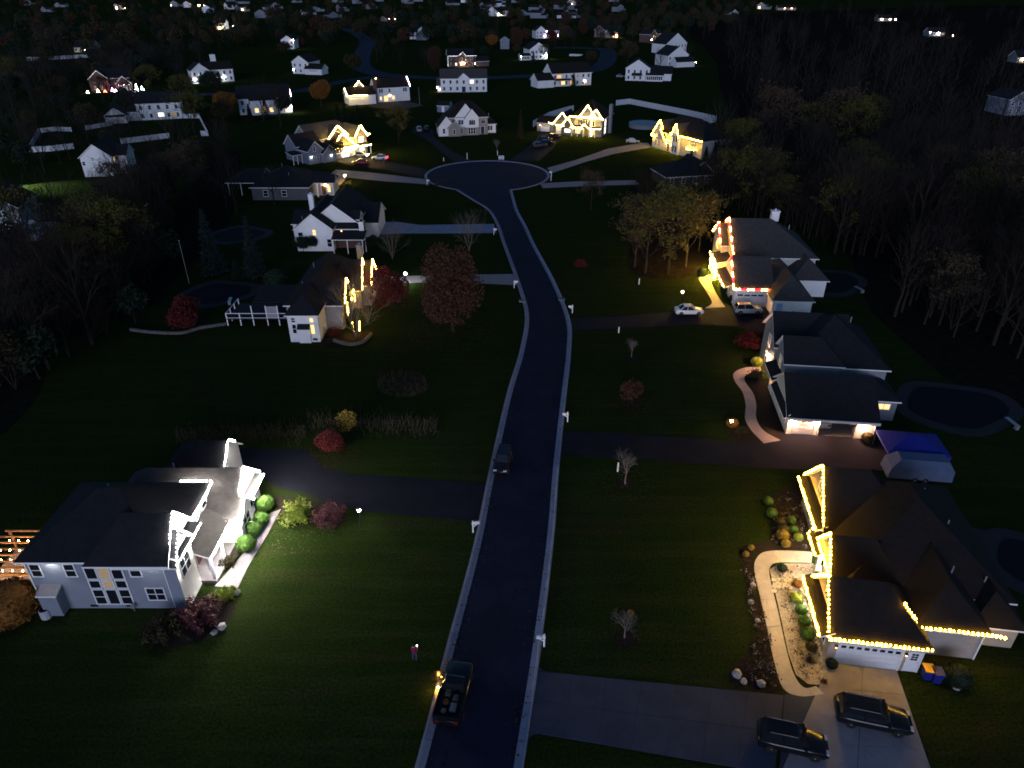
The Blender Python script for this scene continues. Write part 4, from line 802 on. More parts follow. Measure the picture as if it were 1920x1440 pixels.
h.win('s', 8.2, 1.0, .6, 1.6, 1.6, litw, 2, 1); h.door('s', 11.1, 1.0, .2, 1.1, 2.2, mat('door_yellow', (.35, .25, .04), .5, 0)); h.win('s', 13.3, .5, .6, 1.3, 1.6, litw, 2, 1)
h.win('e', L, 4.0, .6, 1.8, 2.0, litc, 2, 2); h.win('e', L, 4.0, 2.9, 1.8, 1.7, litc, 2, 2, True); h.win('e', L, 8.5, 3.3, .8, 1.3); h.chimney(L + .4, 8.8, .9, 1.6, 0, 8.6, sidg)
for xx in (7.4, 9.6, 12.6, 14.2): lantern(h, 's', xx, 1.0, 2.2, glow('porch_row_lamp', (1, .70, .18), 520), .13)
strings('gold lights along gables and porch of the dark grey house', [[k1(0, -1), k1(0, 0), k1(0, 1)], [k2(0, -1), k2(0, 0), k2(0, 1)], [k4(0, -1), k4(0, 0), k4(0, 1)], [k5(0, -1), k5(0, 0), k5(0, 1)], [h.P(5.4, .55, 5.7), h.P(L, .1, 5.7)], [h.P(6.4, -1.25, 2.7), h.P(L, -1.25, 2.7)], [pb(0, -1), pb(0, 0), pb(0, 1)], [h.P(-1.6, .5, 3.3), h.P(0, .2, 3.1)], [h.P(1, -.1, 2.9), h.P(4, -.6, 2.9)], [h.P(12.9, .1, .1), h.P(12.9, .1, 5.6)]], bulbf, .42, .09, single=False)
# ---- amber-lit house far right of the circle
x, y, rz, L = front(1218, 276, 1311, 302)
h = House('amber_lit_house', 'cream sided house with amber lights on its steep gables and a curved balcony', x, y, rz)
m1 = h.block(0, 6.0, .8, 9, 3.6, 'g', 'y', 4.4, wall=sidc, roof=roofg); m2 = h.block(9.6, 12.4, -.3, 6, 5.2, 'g', 'y', 3.0, wall=sidw, roof=roofg); m3 = h.block(5, L, .5, 11.5, 5.2, 'g', 'x', 4.0, wall=sidc, roof=roofm, hip=(0, 1)); m4 = h.block(3.0, 6.6, -.4, 5, 3.3, 'g', 'y', 2.6, z0=3, wall=sidc, roof=roofg, ov=.25)
h.win('s', 10.5, -.3, 3.6, .6, 1.4); h.win('s', 11.5, -.3, 3.6, .6, 1.4); h.win('s', 10.5, -.3, .7, .6, 1.7); h.win('s', 11.5, -.3, .7, .6, 1.7); [h.win('s', 1.5 + i * 1.6, .8, .8, .9, 1.6, litd) for i in range(2)]
[h.win('s', 16.6 + i * .9, .5, 3.3, .75, 1.5, litd) for i in range(3)]; h.win('s', 17.4, .5, .6, 1.2, 1.7); h.win('e', L, 5.2, 3.6, .8, 1.1)
h.part('balcony', MB().lathe((17.5, .5, 2.4), [(1.7, 0), (1.7, .12)], 16), white); h.door('s', 7.6, .5, .2, 1.2, 2.2, mat('door_gold', (.3, .17, .05), .5, .2))
for xx in (6.7, 8.6): lantern(h, 's', xx, .5, 2.2, glow('amber_porch', (1, .62, .08), 420), .12)
bal = [h.P(17.5 + 1.7 * math.cos(R(a)), .5 - 1.7 * abs(math.sin(R(a))), 2.65) for a in range(180, 361, 20)]
strings('amber lights along gables, eave and balcony of the cream house', [[m1(0, -1), m1(0, 0), m1(0, 1), m1(0, -1)], [m2(0, -1), m2(0, 0), m2(0, 1)], [m4(0, 0), m4(0, -1)], [h.P(6, -.3, 3.4), h.P(9.4, -.3, 3.4)], [h.P(8.2, 0, 5.3), h.P(9.6, 0, 5.3)], [h.P(12.4, 0, 5.25), h.P(L + .3, 0, 5.25)], bal], glow('bulb_amber', (1.0, .54, .03), 140), .42, .13, single=False)
# ---- roof just in front of it, among trees
x, y, rz, L = front(1248, 352, 1345, 346)
h = House('dark_low_house', 'unlit low dark roofed house hidden among bare trees', x, y, rz)
h.block(0, 12, 0, 9, 2.6, 'g', 'x', 2.8, wall=mat('dark_brown_siding', (.05, .045, .04), .7, .1), roof=roofm, hip=(1, 1)); h.block(8, 13.5, 3, 12, 2.6, 'g', 'y', 2.4, wall=MT['dark_brown_siding'], roof=roofm); h.grid('s', 0, 0, 12, (.8,), 4)

# ---- rows of houses further back: (label, u1, v1, u2, v2, spec)
hr = random.Random(5)
def farhouse(label, u1, v1, u2, v2, kind, wall=None, roof=None, st=2, lit=.15, depth=9, name='far_house', wing=None, lamps=(), group='houses of the far streets', garage=False, trim=None):
    x, y, rz, L = front(u1, v1, u2, v2); wall = wall or sidw; roof = roof or roofb; e = 2.7 * st + .2
    h = House(name, label, x, y, rz, 'house', group)
    if kind == 'gable':
        h.block(0, L, 0, depth * 1.4, e, 'g', 'y', L * .32, wall=wall, roof=roof)
    elif kind == 'eave':
        h.block(0, L, 0, depth, e, 'g', 'x', depth * .36, wall=wall, roof=roof); h.block(L * .38, L * .62, -.5, 4, e, 'g', 'y', L * .1, wall=wall, roof=roof)
    elif kind == 'plain': h.block(0, L, 0, depth, e, 'g', 'x', depth * .38, wall=wall, roof=roof)
    else:      # 'mix': a gable wing beside an eave front
        h.block(L * .0, L * .42, -1.0, depth, e, 'g', 'y', L * .16, wall=wall, roof=roof); h.block(L * .3, L, 0, depth * .9, e, 'g', 'x', depth * .34, wall=wall, roof=roof)
    if wing:
        a, w_, d_ = wing; h.block(a, a + w_, d_, d_ + 7, 2.7, 'g', 'x' if kind != 'eave' else 'x', 2.2, wall=wall, roof=roof)
        if garage: h.garage('s', a + w_ / 2, d_, min(4.6, w_ * .75), 2.1, white, 4)
    f = -1.0 if kind == 'mix' else 0
    n = max(2, int(L / 2.6))
    for s_ in range(st):
        for i in range(n):
            a = L * (i + .5) / n; yy = 0.0
            if kind == 'mix': yy = -1.0 if a < L * .42 else 0.0
            if kind == 'eave' and L * .36 < a < L * .64: yy = -.5
            m = hr.choice([litw, litd, litc]) if hr.random() < lit else None
            h.win('s', a, yy, .8 + 2.7 * s_, .9, 1.3, m)
    for (lx, ly, lz, lm, lr) in lamps: lantern(h, 's', lx, ly, lz, lm, lr)
    return h
fl = glow('far_lamp', (1.0, .62, .26), 260); flw = glow('far_lamp_white', (1.0, .95, .88), 260)
# two-storey white gable far left
h = House('white_barn_house', 'plain white gable end wall of a house by the fenced garden', *at(160, 332)[:2], 8, 'house', 'houses of the far streets')
h.block(0, 7.6, 0, 11, 4.9, 'g', 'y', 3.0, wall=sidw, roof=roofm); h.win('e', 7.6, 1.2, 3.4, .9, 1.1, litw); h.block(7.6, 10, 3, 9, 4.6, 'g', 'x', 2.0, wall=sidw, roof=roofm); h.win('s', .6, 0, 2.9, .6, .9)
h = farhouse('white house with gabled garage wing and two lit windows inside the fenced garden', 261, 226, 343, 222, 'plain', roof=roofm, wing=None, lit=0, depth=8)
h.block(-10, -3, -4, 5, 2.6, 'g', 'y', 2.4, wall=sidw, roof=roofm); h.shed(-9.6, -3.4, -5.6, -4, 2.2, 2.7, 's', roofm); h.block(-3, 0, 0, 6, 3, 'g', 'x', 1.6, wall=sidw, roof=roofm); h.win('s', 7.6, -.06, 1.0, 1.9, 1.3, litc, 2, 1); h.win('s', 11.8, -.06, 1.0, 1.7, 1.3, litd, 2, 1)
h = farhouse('long roofed white house with an arched orange window and a light line on its rake', 451, 216, 549, 211, 'plain', roof=roofm, lit=.05, depth=10, st=2)
h.block(4, 13, -2, 6, 5, 'g', 'x', 2.2, wall=sidw, roof=roofm); [h.win('s', 6.0 + i * 2.6, -2, .9, 1.3, 1.5, litw, 2, 2, i == 1) for i in range(3)]; lantern(h, 's', 18.3, 0, 2.2, flw, .22); lantern(h, 's', 17.4, 0, 1.0, flw, .16)
strings('short pale pink light line on the rake of the long roofed white house', [[h.P(18.8, -.4, 5.7), h.P(18.8, 5, 9.2)]], bulbp, .4, .1, single=False)
x, y, rz, L = front(693, 193, 769, 188)
h = House('white_lit_gable_house', 'white house with pink brick chimney, a brightly outlined garage gable and a rear patio', x, y, rz, 'house', 'houses of the far streets')
n1 = h.block(-9, 2, -3, 5, 3.6, 'g', 'x', 2.6, wall=sidw, roof=roofb); n2 = h.block(-6.5, -.5, 1, 7, 4.6, 'g', 'y', 3.4, wall=sidw, roof=roofb); n3 = h.block(3, L, 0, 8, 5.4, 'g', 'x', 3.0, wall=sidw, roof=roofb); h.chimney(2.6, -.5, 1.2, 1.0, 0, 8.5, brick)
[h.win('s', 4.6 + i * .9, 0, 3.6, .7, 1.3) for i in range(2)]; [h.win('s', L - 2.4 + i * .9, 0, 3.6, .7, 1.3) for i in range(2)]; h.win('s', 6.9, 0, .2, 1.5, 2.1, litw, 2, 1); h.win('s', 4.8, 0, .8, .8, 1.3, litw); h.win('s', 10, 0, .8, 1.2, 1.3, litw); h.win('s', L - 2, 0, .8, 1.2, 1.3, litd); h.win('s', 8.6, 0, 3.6, .7, 1.3); lantern(h, 's', 8.5, 0, 2.3, fl, .12)
strings('warm lights outlining the garage gable of the white house with the brick chimney', [[n2(0, -1), n2(0, 0), n2(0, 1)], [h.P(-9.5, -3.4, 3.5), h.P(-1.5, -3.4, 3.5)], [h.P(-9.4, -3.2, 3.6), h.P(-9.4, 1, 6.0)], [h.P(4, 3, 8.4), h.P(4.6, 4, 8.7)]], bulbf, .45, .11, single=False)
strings('pink light line on the roof edge of the white house with the brick chimney', [[n3(1, -1), n3(1, 0)]], bulbp, .4, .1, single=False)
h = farhouse('white two storey house with centre gable, blue door and one bright upper window', 827, 173, 913, 172, 'eave', sidw, roofg, lit=0, depth=9); h.block(-1.5, 6, .5, 7, 2.8, 'g', 'x', 2.6, wall=sidw, roof=roofg); h.win('s', 13.6, -.06, 3.5, 1.6, 1.4, litc, 2, 1); h.door('s', 10, -.55, .1, 1.6, 2.2, p_navy); lantern(h, 'w', -1.5, 1.5, 1.8, fl, .16); lantern(h, 's', -.8, .5, 1.2, glow('far_pink', (1, .5, .4), 160), .14)
h = farhouse('long white house with garage wing and dim orange windows past the dark fir', 1035, 163, 1108, 159, 'plain', sidw, roofb, lit=.1, depth=10); h.block(-8, 0, -2, 6, 3.2, 'g', 'x', 2.6, wall=sidw, roof=roofb); h.shed(0, 9, -2, 0, 2.6, 3.2, 's', roofb); h.win('s', 3.5, -.06, 3.6, 2, 1.3, lito, 2, 1); h.win('s', 5.5, -.06, .8, 2, 1.4, litw, 2, 1); h.win('s', 10, -.06, .8, 1.5, 1.4, lito, 2, 1); lantern(h, 's', 16.5, 0, 1.9, fl, .18)
h = farhouse('white house with wide gable and a glazed sun porch before the dark woods', 1172, 151, 1217, 152, 'gable', sidw, roofm, lit=0, depth=8); h.block(8, 22, 2, 10, 3.2, 'g', 'x', 3, wall=sidw, roof=roofm); h.block(10, 18, -1, 3, 2.8, 'g', 'x', 1.4, wall=sidw, roof=roofm); [h.win('s', 10.7 + i * .95, -1, .7, .75, 1.5) for i in range(8)]; h.shed(3, 8, -1.2, 0, 2.2, 3.4, 's', roofm)
h = farhouse('white house with dark lower roof standing beside the woods', 1251, 125, 1289, 123, 'gable', sidw, roofm, lit=0, depth=9); h.block(2, 14, -6, -1, 2.8, 'g', 'x', 2.2, wall=sidw, roof=roofm); lantern(h, 's', 16, -4, 2, fl, .14)
h = farhouse('grey sided house with one tall gable below the red brick house', 1247, 101, 1286, 98, 'gable', sidw, roofm, lit=0, st=2)
h = farhouse('red brick house with an amber lit door at the end of the far street', 1217, 80, 1242, 77, 'mix', brick, roofm, lit=.1, lamps=((1.5, -1, 2, fl, .3), (16, -5, 1.5, fl, .28)))
h = farhouse('small white house with dark red roof and white garage door above the orange tree', 550, 138, 580, 139, 'gable', sidw, roofb, lit=.1, wing=(8, 9.5, -2), garage=True); lantern(h, 's', .5, 0, 2, flw, .1)
h = farhouse('red brick house with white trim and glowing porch behind the white house', 841, 126, 889, 125, 'eave', brick, roofm, lit=.1, depth=9, wing=(16, 7, 1)); lantern(h, 's', 7.4, -.55, 1.9, fl, .34); lantern(h, 's', 8.6, -.55, 1.9, fl, .34); lantern(h, 's', 15, 0, 1.6, flw, .16)
strings('thin white light lines on eave and centre gable of the brick house', [[h.P(-.2, -.3, 5.7), h.P(6, -.4, 5.7), h.P(8, -.9, 7.6), h.P(10, -.9, 5.7), h.P(16, -.3, 5.7)], [h.P(-.2, -.3, .3), h.P(-.2, -.3, 5.7)]], glow('bulb_thin', (.9, .92, 1), 6), .5, .11, single=False)
x, y, rz, L = front(172, 172, 250, 168)
h = House('festive_house', 'dark brick house with white edged gables and glowing yard figures on the lawn', x, y, rz, 'house', 'houses of the far streets')
v1_ = h.block(0, 7.5, 0, 10, 5, 'g', 'y', 3.2, wall=brick, roof=roofm); v2_ = h.block(10.5, 16.5, -3, 8, 3.0, 'g', 'y', 2.8, wall=brick, roof=roofm); h.block(4, 16, 2, 11, 5, 'g', 'x', 3.4, wall=brick, roof=roofm); h.garage('s', 13.5, -3, 4.4, 2.1, white, 4); [h.win('s', 2 + i * 2.2, 0, z_, .9, 1.4, litd if z_ < 1 else None) for i in range(2) for z_ in (.8, 3.5)]
for xx in (11.6, 13.5, 15.4): lantern(h, 's', xx, -3, 2.5, glow('festive_lamp', (1, .6, .3), 60), .12)
P = h.P
for i, (xx, yy, hh, mm, nm, lb) in enumerate([(-1.2, -5, 1.0, bulbfb, 'yard_figure', 'pale blue glowing yard figure left of the festive house'), (2.8, -4.5, 1.3, bulbo, 'yard_figure', 'orange glowing yard figure on the festive lawn'), (5.6, -5, .9, bulbfr, 'yard_figure', 'red glowing yard figure on the festive lawn'), (8.6, -4.5, 1.5, bulbv, 'yard_figure', 'violet glowing yard figure beside the festive garage'), (9.8, -5, 1.0, bulbp, 'yard_figure', 'pink glowing yard figure nearest the festive garage door'), (18.3, -4, 2.6, bulbc, 'yard_figure', 'tall white glowing tree shaped figure right of the festive garage'), (20.5, -4, 1.6, bulbfb, 'yard_figure', 'white blue glowing figure at the right end of the festive lawn')]):
    p_ = P(xx, yy, 0); f_ = thing(nm, lb, 'yard decoration', tuple(p_), 0, 'glowing yard figures')
    obj('frame', MB().tube((0, 0, 0), (0, 0, hh), .05, .02, 4), metal, f_); lw = MB()
    for j in range(26):
        t_ = j / 26; a_ = t_ * 22; r_ = .55 * (1 - t_) + .08; lw.ball((r_ * math.cos(a_), r_ * math.sin(a_), .1 + t_ * hh), .075, 4, 2)
    lw = obj('lights', lw, mm, f_); lw['kind'] = 'stuff'
strings('white edging lights on the gables of the festive house', [[v1_(0, -1), v1_(0, 0), v1_(0, 1)], [v2_(0, -1), v2_(0, 0), v2_(0, 1)]], glow('bulb_edge', (.9, .92, 1), 3.5), .45, .09, single=False)
h = farhouse('white house with dark shutters on a long eave and four porch lamps', 362, 157, 440, 152, 'mix', sidw, roofb, lit=0, lamps=((1.2, -1, 1.8, flw, .26), (6.8, -1, 1.8, flw, .18), (12, 0, 1.8, flw, .26), (14.6, 0, 2.0, flw, .24))); h.chimney(12, 6, 2.4, 1.2, 6, 11.5, sidw)
h = farhouse('garage front with a blazing flood lamp behind the long blue fence', 140, 98, 176, 98, 'plain', sidc, roofm, st=1, lit=0, depth=10); lantern(h, 's', 7.5, -.1, 1.6, glow('flood', (1, .8, .42), 420), .5)
h = farhouse('low house with three bright eave lamps in the far left dark', 96, 72, 128, 70, 'plain', sidc, roofm, st=1, lit=0); [lantern(h, 's', a_, 0, 2.1, m_, .4) for a_, m_ in ((4, fl), (10, fl), (15, flw))]
h = farhouse('white gable house with lean-to porch and a harsh white floodlight beside a dark tree', 993, 112, 1026, 111, 'gable', sidw, roofm, lit=0); lantern(h, 's', 10.4, -.1, 2.0, glow('flood_white', (.95, 1, .95), 420), .3); h.block(-6, 0, -2, 3, 2.4, 'g', 'x', 1.2, wall=sidw, roof=roofm); [h.win('s', -5.2 + i * 1.0, -2, .6, .75, 1.3) for i in range(5)]; lantern(h, 's', -6.1, -2, 2.1, flw, .2)
h = farhouse('house with a row of white upper lamps behind a dark red tree', 1004, 72, 1048, 71, 'mix', sidw, roofb, lit=.05, lamps=((10, 0, 5.2, flw, .5), (7.5, -1, 1.5, glow('far_violet', (.9, .5, 1), 160), .3), (15, 0, 1.8, glow('far_lilac', (1, .8, .95), 160), .3), (19, 0, 1.8, glow('far_lilac', (1, .8, .95), 160), .3)))
h = farhouse('brick house with three white edged gables and one amber corner lamp', 1114, 70, 1158, 71, 'mix', brick, roofm, lit=.08, lamps=((18.5, -1.2, 1.4, fl, .6),)); t1_ = h.block(9, 16, -3, 4, 3.4, 'g', 'y', 3.2, wall=brickp, roof=roofm)
strings('white edging on three gables of the far brick house', [[t1_(0, -1), t1_(0, 0), t1_(0, 1)]], MT['bulb_edge'], .45, .13, single=False)
h = farhouse('tall white house with two stacked gables and grey lower wing in the middle distance', 780, 74, 802, 74, 'gable', sidw, roofm, lit=0); h.block(-5, 4, 2, 16, 5.4, 'g', 'x', 4, wall=sidw, roof=roofm); h.block(1, 9, -7, 0, 4.2, 'g', 'y', 2.6, wall=sidb, roof=roofm)
h = farhouse('pale gable house behind the round bush with a pinkish porch lamp', 529, 92, 552, 92, 'gable', sidw, roofm, lit=0); lantern(h, 's', 8.5, 0, 5.6, glow('far_pinklamp', (1, .75, .6), 200), .4)
h = farhouse('small brick house with two pink garage lamps beside the far street', 714, 40, 737, 40, 'mix', brick, roofb, st=1, lit=0, lamps=((10, 0, 2, glow('far_pinklamp', (1, .75, .6), 200), .5), (16, 0, 2, glow('far_pinklamp', (1, .75, .6), 200), .5)))
h = farhouse('white house with a glowing porch and two gables in the far centre', 914, 30, 956, 30, 'mix', sidw, roofm, lit=.15, lamps=((14, 0, 2, flw, .5), (18, 0, 2, fl, .5)))
h = farhouse('pale gable house past a rust coloured tree in the far centre', 938, 92, 955, 92, 'gable', sidb, roofm, lit=0)
h = farhouse('white house with amber lit front gable at the far left of centre', 400, 56, 424, 56, 'mix', sidw, roofm, lit=.2, lamps=((6, -1, 2, fl, .7), (19, 0, 3, flw, .5)))
h = farhouse('dark house with two orange lamps near the top left edge', 216, 18, 232, 18, 'mix', sidg, roofm, lit=0, lamps=((3, -1, 2, fl, .9), (14, 0, 2, fl, .9)))
h = farhouse('pale blue grey house with tall gable near the top left', 380, 24, 396, 24, 'gable', sidw, roofm, lit=0)
h = farhouse('pale narrow house at the top left with an orange lit neighbour', 345, 14, 357, 14, 'gable', sidw, roofm, lit=0, lamps=((24, 0, 3, fl, 1.0), (32, 0, 3, fl, 1.0)))
h = farhouse('grey house glimpsed between bare trees in the dark right', 1885, 217, 1925, 216, 'gable', sidb, roofm, lit=0, depth=8)
h = farhouse('house with three amber eave lamps in the dark upper right', 1646, 40, 1672, 40, 'plain', sidg, roofm, st=1, lit=0, lamps=((4, 0, 2, fl, .7), (13, 0, 2, fl, .5), (19, 0, 2, flw, .4)))
h = farhouse('house with a starry white lamp behind bare branches in the upper right', 1740, 68, 1770, 68, 'plain', sidg, roofm, st=1, lit=0, lamps=((8, 0, 2, flw, .7), (1, 0, 3, flw, .35), (16, -8, 1, fl, .4)))
h = farhouse('house with one amber lamp at the far right edge below the starry one', 1905, 118, 1940, 118, 'plain', sidg, roofm, st=1, lit=0, lamps=((3, 0, 2, fl, .45),))
h = farhouse('red lit low house near the top edge at the dark right', 1458, 19, 1492, 19, 'plain', sidt, roofm, st=1, lit=0, lamps=((10, 0, 2.4, glow('far_red_lamp', (1, .3, .15), 60), .6), (20, 0, 2.4, glow('far_red_lamp', (1, .3, .15), 60), .6)))
h = House('white_shed', 'small blue grey garden shed at the edge of the dark woods', *at(1466, 352)[:2], 10, 'shed'); h.block(0, 3.0, 0, 3.2, 2.1, 'g', 'y', .9, wall=sidb, roof=roofm, ov=.15); h.door('s', 1.5, 0, .05, .9, 1.8, sidb)
h = House('garden_shed', 'small grey gabled shed behind the white and stone house', *at(820, 210)[:2], -12, 'shed'); h.block(0, 4.6, 0, 4, 2.3, 'g', 'x', 1.3, wall=sidb, roof=roofm, ov=.2); h.door('s', 2.3, 0, .05, .9, 1.9)
h = House('side_house', 'grey two storey house with white trim at the left edge beside a round pool', *at(-40, 440)[:2], 12, 'house'); Lh = 8.5
h.block(0, Lh, 0, 10, 5.0, 'g', 'y', 2.8, wall=sidb, roof=roofm); [h.win('s', 5.0 + i * .9, 0, z_, .7, 1.2) for i in range(2) for z_ in (.9, 3.2)]; h.win('e', Lh, 3, 3.2, .8, 1.2); h.door('s', 7.4, 0, .1)
fb = h.part('flood_lamp', MB().box(7.9, 8.3, 10.5, 10.7, 4.6, 4.85), metal)
sp = bpy.data.lights.new('flood_beam', 'SPOT'); fpp = at(-16, 356); fo = thing('flood_lamp_post', 'flood lamp post at the left edge lighting a strip of lawn green', 'lamp post', (fpp.x, fpp.y, 0)); obj('pole', MB().tube((0, 0, 0), (0, 0, 4.9), .08, .06, 8), metal, fo); obj('lamp_head', MB().box(-.25, .1, -.25, .25, 4.9, 5.05), metal, fo); spo = link('flood_beam', sp, fo, (.15, 0, 4.75)); sp.energy = 45000; sp.spot_size = R(70); sp.spot_blend = .6; sp.color = (.86, 1.0, .72); sp.shadow_soft_size = .15
spo.rotation_euler = (Vector((*at(38, 355)[:2], 0)) - Vector((fpp.x, fpp.y, 4.75))).to_track_quat('-Z', 'Y').to_euler()

# ---- tiny houses of the farthest rows, shapes only
fr_ = random.Random(17); made = 0
for i in range(42):
    v = fr_.choice([3, 5, 7, 10, 13, 17, 22, 28, 34]); u = fr_.gauss(720, 330); p = at(u, v)
    wl_ = fr_.choice([sidw, sidb, sidb, sidg, sidg]); L = fr_.uniform(10, 17)
    lit_ = fr_.random() < .2
    h = House('distant_house', 'tiny distant house with a lamp lit at its front, in the far rows' if lit_ else 'tiny unlit distant house in the far rows along the top edge', p.x, p.y, fr_.uniform(-50, 50), 'house', 'tiny lit houses of the far rows' if lit_ else 'tiny unlit houses of the far rows')
    h.block(0, L, 0, 9, fr_.choice([3, 5.4, 5.4]), 'g', fr_.choice('xy'), 3.2, wall=wl_, roof=roofm); h.block(L, L + 6, 1, 8, 2.8, 'g', 'x', 2, wall=wl_, roof=roofm)
    if lit_: lantern(h, 's', fr_.uniform(1, L), 0, 2.2, fr_.choice([fl, fl, flw]), fr_.uniform(.25, .5) * (.7 + p.y / 1800))
# ================================================================== paths, beds, slabs
def slabs(name, label, A, B, C_, D, nu, nv, m, z=0.05, gap=.02, rag=0.0):
    """concrete slabs between the lines A-B and D-C, each its own piece"""
    root = struct(link(name, None)); root['label'] = label
    A, B, C_, D = (Vector((p[0], p[1])) for p in (A, B, C_, D))
    for i in range(nu):
        for j in range(nv):
            def q(s, t): return A.lerp(B, s).lerp(D.lerp(C_, s), t)
            du, dv = gap / max(.1, (B - A).length), gap / max(.1, (D - A).length)
            s0, s1, t0, t1 = i / nu + du / 2, (i + 1) / nu - du / 2, j / nv + dv / 2, (j + 1) / nv - dv / 2
            obj('slab', MB().poly([q(s0, t0), q(s1, t0), q(s1, t1), q(s0, t1)], -.03, z), m, root)
    return root
D0, D1, D2, D3 = at(1009, 1259), at(1470, 1304), at(1460, 1452), at(993, 1373)
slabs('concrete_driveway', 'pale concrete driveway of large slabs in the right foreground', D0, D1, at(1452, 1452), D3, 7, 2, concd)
slabs('concrete_driveway', 'warm lit concrete apron of slabs before the white garage door', at(1556, 1242), at(1681, 1258), at(1752, 1462), at(1462, 1452), 2, 4, concrete)
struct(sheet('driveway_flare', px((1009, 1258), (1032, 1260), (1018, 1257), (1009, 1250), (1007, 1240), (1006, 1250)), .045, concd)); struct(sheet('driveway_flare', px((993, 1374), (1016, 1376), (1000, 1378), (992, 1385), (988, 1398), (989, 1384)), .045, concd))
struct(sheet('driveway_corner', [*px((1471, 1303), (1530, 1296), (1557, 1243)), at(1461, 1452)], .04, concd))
def pathway(name, label, L_, R_, m, z=.055, piece=1.4):
    """paved walk laid in pieces between two edge lines"""
    root = struct(link(name, None)); root['label'] = label; a = smoothpath(L_, 10); b = smoothpath(R_, 10); tot = sum((a[i + 1] - a[i]).length for i in range(len(a) - 1)); n = max(3, int(tot / piece)); step = (len(a) - 1) / n
    for k in range(n):
        i0, i1 = int(round(k * step)), int(round((k + 1) * step))
        if i1 <= i0: continue
        e = .012; pl = [a[i] for i in range(i0, i1 + 1)] + [b[i] for i in range(i1, i0 - 1, -1)]; c = sum(pl, Vector((0, 0))) / len(pl)
        obj('paving_slab', MB().poly([c + (p - c) * (1 - e) for p in pl], -.02, z), m, root)
    return root
pathway('garden_walk', 'bright stamped walk curving round the gravel bed of the yellow lit house', px((1545, 1302), (1500, 1306), (1468, 1290), (1450, 1235), (1430, 1140), (1415, 1075), (1418, 1048), (1440, 1034), (1500, 1034), (1524, 1036)), px((1530, 1287), (1508, 1290), (1490, 1268), (1476, 1225), (1457, 1140), (1443, 1080), (1445, 1062), (1458, 1055), (1500, 1055), (1521, 1056)), paver)
pathway('garden_walk', 'straight concrete walk beside the clipped balls of the white lit house', px((527, 955), (500, 1005), (468, 1058), (446, 1103)), px((508, 962), (478, 1010), (436, 1062), (402, 1100)), concrete, piece=1.6)
pathway('garden_walk', 'pinkish serpentine walk to the entry of the grey blue roofed house', px((1432, 832), (1408, 806), (1397, 785), (1398, 760), (1392, 735), (1378, 715), (1376, 700), (1396, 690), (1426, 688)), px((1464, 826), (1432, 808), (1418, 785), (1418, 760), (1412, 738), (1398, 718), (1396, 707), (1406, 701), (1428, 700)), mat('pink_concrete', (.34, .27, .24), .85, .12, 1))
pathway('garden_walk', 'yellow lit walk from the porch down to the drive of the candy lit house', px((1322, 578), (1335, 567), (1322, 543), (1310, 520), (1335, 516)), px((1360, 576), (1352, 565), (1340, 545), (1334, 528), (1348, 524)), paver)
pathway('garden_walk', 'curved lit path beside the ranch house lamp', px((640, 345), (650, 335), (668, 328)), px((628, 353), (630, 340), (640, 330)), concrete)
struct(sheet('gravel_bed', *[px((1443, 1068), (1460, 1057), (1525, 1057), (1530, 1100), (1545, 1190), (1556, 1240), (1560, 1268), (1545, 1285), (1515, 1283), (1492, 1265), (1478, 1225), (1460, 1140))], .035, gravel))
for pts in ([(1434, 935), (1465, 920), (1505, 905), (1522, 960), (1524, 1035), (1440, 1033), (1400, 1040), (1386, 1028), (1440, 1012), (1448, 985)], [(1386, 1028), (1412, 1045), (1412, 1080), (1430, 1150), (1448, 1235), (1464, 1290), (1440, 1300), (1372, 1285), (1370, 1255), (1400, 1225), (1420, 1200), (1400, 1100)],
            [(432, 1062), (470, 1010), (505, 962), (480, 960), (440, 1000), (410, 1060), (405, 1085)], [(515, 930), (640, 950), (640, 985), (610, 985), (530, 970)], [(1395, 700), (1425, 700), (1462, 800), (1460, 820), (1425, 795), (1420, 750)], [(1360, 545), (1380, 575), (1395, 580), (1370, 540)], [(265, 1180), (330, 1140), (410, 1120), (440, 1130), (430, 1165), (380, 1200), (300, 1215)], [(1360, 800), (1380, 795), (1430, 828), (1400, 830), (1365, 815)], [(590, 640), (690, 620), (698, 632), (670, 648), (620, 650)]):
    struct(sheet('planting_bed', smoothpath([*px(*pts), at(*pts[0])], 5)[:-1], .026, mulch))
for cx_, cy_ in ((1182, 760), (1172, 908), (1182, 672), (1172, 1198), (1075, 440)):
    c = at(cx_, cy_); struct(sheet('planting_bed', [(c.x + .9 * math.cos(i), c.y + .9 * math.sin(i)) for i in [k * .52 for k in range(12)]], .024, mulch))
# flat stepping stones in the gravel bed
stp = struct(link('stepping_stones', None)); stp['label'] = 'cream flagstones set in the gravel bed'
sr = random.Random(3); flag = mat('flagstone', (.55, .50, .38), .85, .15, 2)
for i in range(13):
    u, v = 1452 + (i % 4) * 9 + sr.uniform(-2, 2), 1088 + (i // 4) * 7 + sr.uniform(-2, 2); c = at(u, v); obj('flagstone', MB().poly([(c.x + .24 * sr.uniform(.8, 1.2) * math.cos(k * 1.05), c.y + .24 * sr.uniform(.8, 1.2) * math.sin(k * 1.05)) for k in range(6)], 0, .06), flag, stp)
